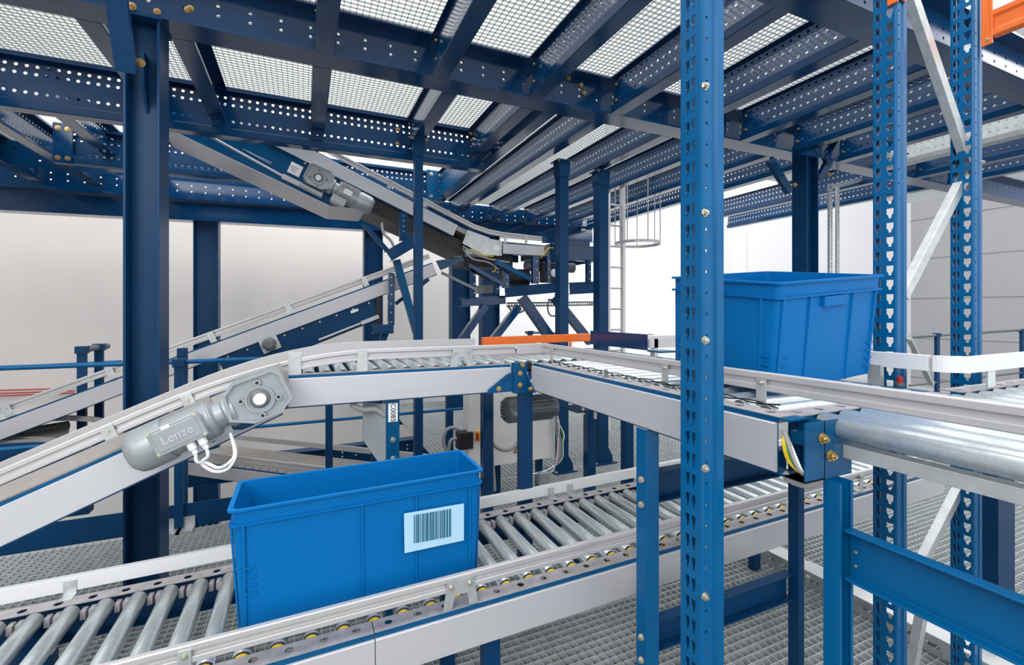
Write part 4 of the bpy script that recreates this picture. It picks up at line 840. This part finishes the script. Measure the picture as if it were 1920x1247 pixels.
b = MB(); c0 = Pv(505, 646, 4.575); b.lathe(c0, -B, [(0, .06), (.01, .058), (.02, .038), (.03, .03), (.03, .012), (.034, .01)], 24); b.build('bearing', 'dmotor', bp_, smooth=True)
for a in (90, 210, 330): bolt(c0 + (de * math.cos(math.radians(a)) + ue * math.sin(math.radians(a))) * .058 - B * .008, -B, bp_, 1.0)
plate(t, [Pv(x, y, 4.605) for x, y in ((657, 583), (671, 578), (672, 583), (658, 588))], -B, 'label', 'number_label', off=.002)
for k in range(9): u = -.65 + k * .145; p = P(u, EV + .008, ez_(u)) - ue * .155; bolt(p, -B, t, .8)
quad(t, [(817, 489), (866, 481), (871, 488), (826, 507)], 4.57, 'beam', 'end_plate')
t = thing('hanging_support', 'perforated blue post and bracket under the upper part of the rear conveyor', 'support', P(.8, 4.4, -.3))
o = seg(t, (735, 512), (734, 610), 4.45, 11, 'beam', 'post', .06)
for py in (520, 535, 552, 570, 586, 604): bolt(Pv(734, py, 4.448), -B, o, .7)
seg(t, (710, 540), (710, 612), 4.6, 9, 'black', 'post', .05); seg(t, (700, 617), (738, 617), 4.42, 17, 'beam', 'bracket', .1); seg(t, (724, 622), (716, 645), 4.5, 12, 'navy', 'post', .06); seg(t, (742, 570), (768, 550), 4.5, 6, 'navy', 'strut', .03); seg(t, (778, 545), (804, 523), 4.5, 7, 'navy', 'strut', .03)
# ================================================================ HANDRAILS AND FAR STRUCTURES
def rail(name, label, pts, r, posts=(), pw=.05, m='rack', zb=FL, mid=None):
    t = thing(name, label, 'handrail', P(pts[0].x, pts[0].y, zb)); b = MB(); 
    for i in range(len(pts) - 1): b.cyl(pts[i], pts[i + 1], r, 14)
    b.build('top_rail', m, t, smooth=True)
    for p in posts: b = MB(); b.bx((p.x - pw / 2, p.y - .02, zb), (p.x + pw / 2, p.y + .02, p.z)); b.build('post', 'navy', t, bevel=.002); b = MB(); b.box(p, pw * 1.35, .07, .06); b.build('rail_clamp', 'navy', t, bevel=.004)
    if mid is not None:
        b = MB(); b.cyl(P(pts[0].x, pts[0].y, mid), P(pts[-1].x, pts[-1].y, mid), r * .75, 10); b.build('mid_rail', m, t, smooth=True)
    return t
rail('handrail', 'blue handrail crossing behind the left column at waist height', [P(-3.4, 4.09, -.36), P(1.9, 4.09, -.37)], .017, [P(uv(336, 4.07), 4.07, -.37), P(uv(617, 4.07), 4.07, -.38), P(uv(702, 4.07), 4.07, -.38)], .055, mid=-.89)
b = MB(); q = Pv(341, 653, 4.3); b.bx((q.x - .033, 4.3, FL), (q.x + .033, 4.34, q.z)); tag(b.build('rail_stub', 'navy', bevel=.002), 'short blue stub rising above the handrail right of the left column', 'post')
rail('handrail', 'second thinner blue handrail far behind, just above the first', [Pv(-60, 693, 5.6), Pv(228, 678, 5.6)], .014)
p0, p1 = Pd(154, 656, 3.85), Pd(186, 651, 4.05); ex_ = (p1 - p0)
rail('handrail', 'small grey-topped return handrail with two blue posts at the left', [p0 - ex_ * .12, p1 + ex_ * .5], .026, [p0, p1], .058, 'dmotor')
b = MB(); b.bx((-3.6, 4.09, FL), (1.4, 4.1, FL + .17)); tag(b.build('toe_plate', 'navy'), 'dark blue toe plate along the edge of the left grating', 'toe plate')
for px in (322, 346): b = MB(); u = uv(px, 4.0); b.bx((u - .05, 3.97, FL), (u + .05, 4.08, FL + .012)); b.bx((u - .05, 4.075, FL), (u + .05, 4.085, FL + .08)); o = tag(b.build('foot_bracket', 'galv'), 'galvanised foot bracket of the handrail post ' + ('beside the left column' if px < 330 else 'further right of the left column'), 'bracket'); 
fb = hbeam('floor_beam', 'punched dark blue floor beam seen behind the legs, below the corner of the level conveyors', -1.2, 6, 5.9, -1.84, -1.6, .16, m='navy')
fb = hbeam('floor_beam', 'second blue floor beam further back and higher, behind the grey cabinet', .9, 6, 8.0, -1.9, -1.6, .2, hole=False, m='navy')
# far red conduits
for k, dy in enumerate((0, 6, 11)):
    b = MB(); b.cyl(Pv(-40, 733 + dy, 8.55), Pv(140, 728 + dy * .8, 8.55), .009, 6); tag(b.build('wall_conduit', 'redl'), ('topmost', 'middle', 'lowest')[k] + ' of the three thin red pipes on the beige wall at left', 'pipe', 'red pipes on the beige wall')
# low rear belt conveyor running down to the right
t = thing('belt_conveyor', 'low ribbed belt conveyor behind the legs, sloping right behind the left bin', 'conveyor', P(.2, 4.6, -1.5))
dd = V3((.745, -.667, 0)).normalized(); sd = V3((.667, .745, 0)); z_ = -1.36
q0 = Pz(335, 862, z_ - .02); q1 = q0 + dd * 2.6
bt_ = MB()
for k in range(9): bt_.sweep([q0 + sd * (.05 + k * .05), q1 + sd * (.05 + k * .05)], [(0, 0), (.044, 0), (.04, -.02), (.004, -.02)], sd)
o = bt_.build('ribbed_belt', 'belt', t); o['kind'] = 'stuff'
frame(t, [q0, q1], sd, h=.13, fl=.045, holes=True); guide(t, [q0 + sd * .05, q1 + sd * .05], sd, lift=.035); guide(t, [q0 + sd * .55 - dd * .2, q1 + sd * .55], sd, 'guide', True, lift=.05)
t = thing('curved_conveyor', 'grey curved conveyor with arched guides at the left edge', 'conveyor', Pz(60, 800, -.95))
def pl_(pts, z): return [Pz(x, y, z) for x, y in pts]
def ribbon(t, pts, h, m, name, th=.02):
    pts = [p for p in pts]; b = MB(); vs = []
    for p in pts: vs += [p, p + Z * h, p + Z * h + B * th, p + B * th]
    n = len(pts); b.add(vs, [(i * 4 + j, i * 4 + (j + 1) % 4, i * 4 + 4 + (j + 1) % 4, i * 4 + 4 + j) for i in range(n - 1) for j in range(4)] + [(0, 1, 2, 3), tuple(range(n * 4 - 4, n * 4))]); return b.build(name, m, t)
ribbon(t, pl_([(-80, 808), (-20, 799), (30, 793), (80, 790), (130, 789), (170, 791), (205, 797), (240, 806)], -.86), .04, 'guide', 'outer_guide')
ribbon(t, pl_([(-80, 838), (-20, 832), (30, 829), (70, 829), (110, 833), (150, 842), (180, 852)], -.98), .04, 'guide', 'inner_guide')
ribbon(t, pl_([(-80, 870), (-20, 862), (30, 858), (70, 857), (110, 858), (150, 865)], -1.0), .1, 'navy', 'side_frame')
q = [Pz(-80, 815, -.95), Pz(60, 803, -.95), Pz(130, 800, -.95), Pz(128, 810, -.95), Pz(80, 822, -.95), Pz(-80, 832, -.95)]; tri(t, q, -Z, 'belt', .03, 'belt')
b = MB(); b.cyl(Pz(40, 812, -.95), Pz(128, 797, -.95), .035, 16); b.build('end_drum', 'dmotor', t, smooth=True)
b = MB(); q = Pz(100, 870, -1.1); b.bx((q.x - 1.2, q.y + .3, -1.6), (q.x + .1, q.y + .4, -1.0)); b.build('support_box', 'navy', t)
# ================================================================ CABINET, MOTOR AND CABLES BEHIND THE CORNER
CVv = 3.55
t = thing('control_cabinet', 'light grey control cabinet with a yellow electric warning triangle, behind the corner post', 'cabinet', P(1.5, CVv, -1.28))
q0 = Pv(926, 736, CVv); q1 = Pv(1039, 873, CVv); b = MB(); b.bx((q0.x, CVv, -1.27), (q1.x, CVv + .22, q0.z + .05)); b.build('body', 'cab', t, bevel=.004)
for uu in (q0.x + .06, q1.x - .1): b = MB(); b.bx((uu, CVv + .12, FL), (uu + .05, CVv + .17, -1.27)); b.build('stand_leg', 'navy', t)
sg = tri(t, [Pv(973, 832, CVv - .004), Pv(964.5, 848.5, CVv - .004), Pv(981, 847, CVv - .004)], -B, 'yellow', .002, 'warning_sign')
def bolt_sign(t, cx, cy, v, s):
    pts = [(-.1, -.9), (.25, -.9), (.05, -.15), (.35, -.2), (-.1, .9), (0, .15), (-.3, .2)]
    tri(t, [Pv(cx + x * s, cy + y * s, v) for x, y in pts], -B, 'ink', .001, 'lightning_symbol')
bolt_sign(sg, 973, 842, CVv - .007, 5)
for a, c in (((973, 831), (964, 849)), ((973, 831), (982, 848)), ((964, 849), (982, 848))): b = MB(); b.cyl(Pv(*a, CVv - .005), Pv(*c, CVv - .005), .003, 6); b.build('sign_border', 'ink', sg)
t = thing('switch_cabinet', 'narrow light grey cabinet with a red and yellow rotary switch', 'cabinet', P(1.2, 3.45, -1.3))
q0 = Pv(878, 736, 3.42); q1 = Pv(905, 880, 3.42); b = MB(); b.bx((q0.x, 3.42, FL), (q1.x, 3.55, q0.z + .05)); b.build('body', 'cab', t, bevel=.003)
c = Pv(896, 817, 3.42); b = MB(); b.bx((c.x - .02, 3.405, c.z - .04), (c.x + .025, 3.42, c.z + .04)); sw_ = b.build('switch_plate', 'yellow', t, bevel=.003)
b = MB(); b.bx((c.x - .022, 3.38, c.z - .03), (c.x - .002, 3.405, c.z + .03)); b.build('switch_handle', 'red', sw_, bevel=.006)
b = MB(); q = Pv(868, 809, 3.45); r = Pv(857, 842, 3.45); b.bx((r.x, 3.40, r.z), (q.x + .07, 3.5, q.z)); b.build('connector_block', 'black', t, bevel=.006)
for pts in (((862, 806), (848, 802), (836, 808), (831, 828), (838, 850)), ((856, 822), (845, 826), (841, 845), (842, 855))):
    c_ = MB(); c_.tube([Pv(x, y, 3.4) for x, y in pts], .013, 10); c_.build('cable', 'hose', t)
t = thing('cable_loop', 'thick grey cable hanging in a loop in front of the grey cabinet', 'cable', P(1.4, 3.4, -1.2)); c_ = MB(); c_.tube([Pv(x, y, 3.4) for x, y in ((918, 786), (916, 805), (922, 828), (936, 841), (952, 843), (966, 836), (975, 822), (978, 800))], .017, 12); c_.build('cable_body', 'hose', t)
c_ = MB(); c_.tube([Pv(x, y, 3.42) for x, y in ((917, 835), (921, 860), (924, 890), (926, 920))], .02, 10); c_.build('cable_tail', 'hose', t)
t = thing('wiring_bundle', 'bundle of grey, pink and green wires along the right side of the grey cabinet', 'cable', P(1.9, 3.5, -1.2))
for k in range(9):
    m_ = ('hose', 'label', 'hose', 'pink', 'hose', 'dmotor', 'hose', 'green', 'label')[k]; x = 1041 + k * 1.3
    c_ = MB(); c_.tube([Pv(1040 + (k % 3) * 2, 772 + k * 2, 3.5), Pv(x + 6 * math.sin(k), 790 + k * 3, 3.5), Pv(x + 4, 830, 3.5), Pv(x + 1, 862, 3.5), Pv(1036 - k * 2, 884, 3.5), Pv(1012 - k * 3, 890, 3.5)], .006, 8); c_.build('wire', m_, t)
b = MB(); q = Pv(1007, 886, 3.5); b.bx((q.x, 3.45, q.z - .1), (q.x + .09, 3.52, q.z)); b.build('junction_box', 'motor', t, bevel=.003)
def finmotor(label, px, py, v, r, L, m='dmotor', d=A):
    c = Pv(px, py, v); t = thing('electric_motor', label, 'motor', c - Z * r)
    b = MB(); b.lathe(c, d, [(0, r * .55), (.012, r * .85), (.03, r), (.13, r)], 32); b.build('fan_cowl', m, t, smooth=True)
    g_ = MB(); 
    for k in range(5): g_.box(c + d * .004 + Z * (k - 2) * r * .28, .012, r * .9, .006, d, B, Z)
    o = g_.build('vent_slots', 'black', t)
    b = MB(); b.lathe(c + d * .13, d, [(0, r * .85), (L - .13, r * .85)], 24)
    for k in range(18): an = 2 * math.pi * k / 18; dr = B * math.cos(an) + Z * math.sin(an); b.box(c + d * (.13 + (L - .15) / 2) + dr * r * .92, L - .17, .004, r * .2, d, dr.cross(d), dr)
    b.build('motor_body', m, t); return t
finmotor('dark grey finned motor hanging behind the corner post', 943, 770, 2.62, .08, .36)
b = MB(); q = Pv(975, 784, 2.5); b.lathe(q, -B, [(0, .009), (.006, .009), (.008, .006)], 12); tag(b.build('indicator_lamp', 'glow'), 'tiny lit white sensor lamp under the dark finned motor', 'lamp')
t = thing('hanging_bracket', 'blue shelf bracket with two threaded studs under the right level conveyor', 'bracket', Pv(1100, 780, 1.9))
b = MB(); q0 = Pv(1082, 775, 1.8); q1 = Pv(1180, 775, 1.8); b.bx((q0.x, 1.8, q0.z - .0), (q1.x, 1.95, q0.z + .006)); b.build('shelf', 'beam', t)
for px, py in ((1093, 765), (1116, 773)): q = Pv(px, py, 1.82); b = MB(); b.cyl(q - Z * .03, q + Z * .05, .008, 10); b.cyl(q + Z * .01, q + Z * .025, .014, 6); b.build('stud', 'zinc', t)
# small legs in the background
def post(label, x0, x1, v, zt, m='navy', zb=FL, name='support_post', holes=False):
    u0, u1 = uv(x0, v), uv(x1, v); t = thing(name, label, 'post', P(u0, v, zb)); b = MB(); w_ = u1 - u0; b.ext(P(u0, v, zb), P(u0, v, zt), [(0, 0), (w_, 0), (w_, .06), (w_ - .005, .06), (w_ - .005, .005), (.005, .005), (.005, .06), (0, .06)], A, B); b.build('shaft', m, t)
    b = MB(); b.bx((u0 - .03, v - .02, zb), (u1 + .03, v + .08, zb + .01)); b.build('base_plate', m, t); return t
post('dark blue support post left of the grey cabinet, ending at the floor', 906, 925, 3.15, -.4, 'beam'); post('dark blue support post behind the level conveyor right of the middle slender post', 1102, 1117, 2.9, -.45, 'beam')
post('dark blue support post behind the leg with bolts, under the right level conveyor', 1172, 1188, 3.2, -.4, 'navy'); post('thick blue support post at the lower right edge behind the blue cross beam', 1872, 1903, .97, -.42, 'navy'); 
post('blue support post left of the narrow switch cabinet', 838, 850, 4.5, -.5, 'navy', FL)
# floor cable tray
t = thing('cable_tray', 'pale galvanised cable tray with slotted side lying low at the bottom right', 'cable tray', P(2.4, 1.2, FL))
zt = FL + .09; p0 = Pz(1470, 1060, zt); p1 = Pz(1890, 1250, zt); u = (p0.x + p1.x) / 2
b = MB(); b.bx((u, .3, zt), (u + .12, p0.y + .6, zt + .004)); b.build('lid', 'white', t)
L = p0.y + .6 - .3; n = int(L / .09); b = MB(); b.perf(P(u, .3, FL + .01), B, Z, .09, .08, n, [(0, .08, [(.02, .035), (.025, .03), (.065, .03), (.07, .035), (.07, .043), (.065, .048), (.025, .048), (.02, .043)])]); b.build('slotted_side', 'galv', t, solid=.002)
# ladder with cage
t = thing('cage_ladder', 'white ladder with hooped safety cage in front of the white wall', 'ladder', P(3.8, 5.14, FL)); v = 5.14
b = MB(); q0 = uv(1140, v); q1 = uv(1168, v)
for u in (q0, q1): b = MB(); b.bx((u - .02, v - .03, FL), (u + .02, v + .03, 3.2)); b.build('stile', 'white', t)
for i in range(17): b = MB(); z = Pv(1155, 618, v).z + (i - 6) * .28; b.cyl(P(q0, v, z), P(q1, v, z), .014, 8); b.build('rung', 'guide', t)
cc = Pd(1195, 457, 6.3); rr = .30
for z in (cc.z, cc.z + .9, cc.z + 1.8):
    b = MB(); b.sweep([cc + V3((rr * math.cos(a), rr * math.sin(a), z - cc.z)) for a in [2 * math.pi * i / 28 for i in range(29)]], [(-.003, -.025), (.003, -.025), (.003, .025), (-.003, .025)], Z) if False else None
    b = MB(); ring = [cc + V3((rr * math.cos(a), rr * math.sin(a), z - cc.z)) for a in [2 * math.pi * i / 32 for i in range(32)]]
    vs = []
    for p in ring: vs += [p - Z * .02, p + Z * .02]
    b.add(vs, [(2 * i, 2 * ((i + 1) % 32), 2 * ((i + 1) % 32) + 1, 2 * i + 1) for i in range(32)]); b.build('hoop', 'guide', t, solid=.008)
for k in range(7): a = 2 * math.pi * k / 7; b = MB(); q = cc + V3((rr * math.cos(a), rr * math.sin(a), 0)); b.cyl(q, q + Z * 2.2, .008, 6); b.build('cage_bar', 'guide', t)
# perforated galvanised angle frame
def pangle(label, a, c, v, w_, m='galv', side=None, name='slotted_angle'):
    p0 = Pv(*a, v); p1 = Pv(*c, v); d = (p1 - p0); L = d.length; d.normalize(); s_ = d.cross(B).normalized(); n = max(1, int(L / .05)); b = MB()
    b.perf(p0, d, s_, L / n, w_, n, [(0, w_ / 2, [(.01, w_ * .15), (.036, w_ * .15), (.036, w_ * .35), (.01, w_ * .35)]), (w_ / 2, w_, [(.01, w_ * .6), (.036, w_ * .6), (.036, w_ * .8), (.01, w_ * .8)])]); b.perf(p0, d, B, L / n, w_, n, [(0, w_, [(.01, w_ * .35), (.036, w_ * .35), (.036, w_ * .6), (.01, w_ * .6)])])
    return tag(b.build(name, m, solid=.002), label, 'frame', 'slotted galvanised angles beside the braced column')
pangle('upright slotted angle right beside the braced column', (1561, 700), (1561, 345), 3.3, .055); pangle('horizontal slotted angle rising to the right behind the second rack upright', (1556, 356), (1700, 318), 3.3, .05)
pangle('second upright slotted angle in front of the white wall', (1574, 700), (1574, 348), 3.5, .05)
for px, l in ((1364, 'left'), (1398, 'right')): b = MB(); u = uv(px, 8.5); b.bx((u, 8.5, FL), (u + .09, 8.56, 4)); tag(b.build('wall_post', 'cab'), l + ' of the two pale distant posts on the white wall behind the right bin', 'post')
# cable tray strip and loops under the station
t = thing('wall_cable_tray', 'thin grey slotted cable tray with hanging cable loops behind the transfer station', 'cable tray', Pv(970, 575, 5.2))
p0 = Pv(950, 576, 5.2); p1 = Pv(1126, 573, 5.2); n = 40; b = MB(); b.perf(p0, p1 - p0, Z, (p1 - p0).length / n, .06, n, [(0, .06, circ((p1 - p0).length / n / 2, .03, .012))]); b.build('tray', 'dmotor', t, solid=.003)
for pts in (((1030, 560), (1027, 580), (1033, 592), (1046, 590), (1052, 578)), ((1122, 553), (1115, 566), (1105, 570)), ((951, 573), (962, 584), (975, 586), (985, 580))): c_ = MB(); c_.tube([Pv(x, y, 5.0) for x, y in pts], .012, 8); c_.build('cable', 'hose', t)
# right far handrail
rail('handrail', 'distant blue handrail in front of the grey panel wall at right', [Pv(1705, 632, 3.9), Pv(1960, 616, 3.9)], .022, [Pv(1757, 628, 3.9), Pv(1916, 620, 3.9)], .085, 'dmotor', -1.58, mid=-1.1)
rail('handrail', 'short distant handrail behind the orange bar', [Pv(985, 623, 6.5), Pv(1050, 625, 6.5)], .02, [Pv(994, 624, 6.5)], .06, 'dmotor')
# far conveyor guides right of the blue channel
t = thing('roller_conveyor', 'distant grey conveyor frame beyond the dark channel, left of the right bin', 'conveyor', P(2.6, 2.9, -.3))
b = MB(); q0 = Pv(1218, 636, 3.0); q1 = Pv(1262, 640, 3.0); b.bx((q0.x, 3.0, q1.z - .05), (q0.x + .5, 3.03, q0.z)); b.build('guide_rail', 'guide', t); b = MB(); b.bx((q0.x - .1, 3.1, q0.z - .02), (q0.x + .6, 3.13, q0.z + .02)); b.build('guide_rail', 'white', t)
b = MB(); b.bx((q0.x + .05, 3.0, -1.2), (q0.x + .09, 3.05, q0.z)); b.build('leg', 'galv', t)
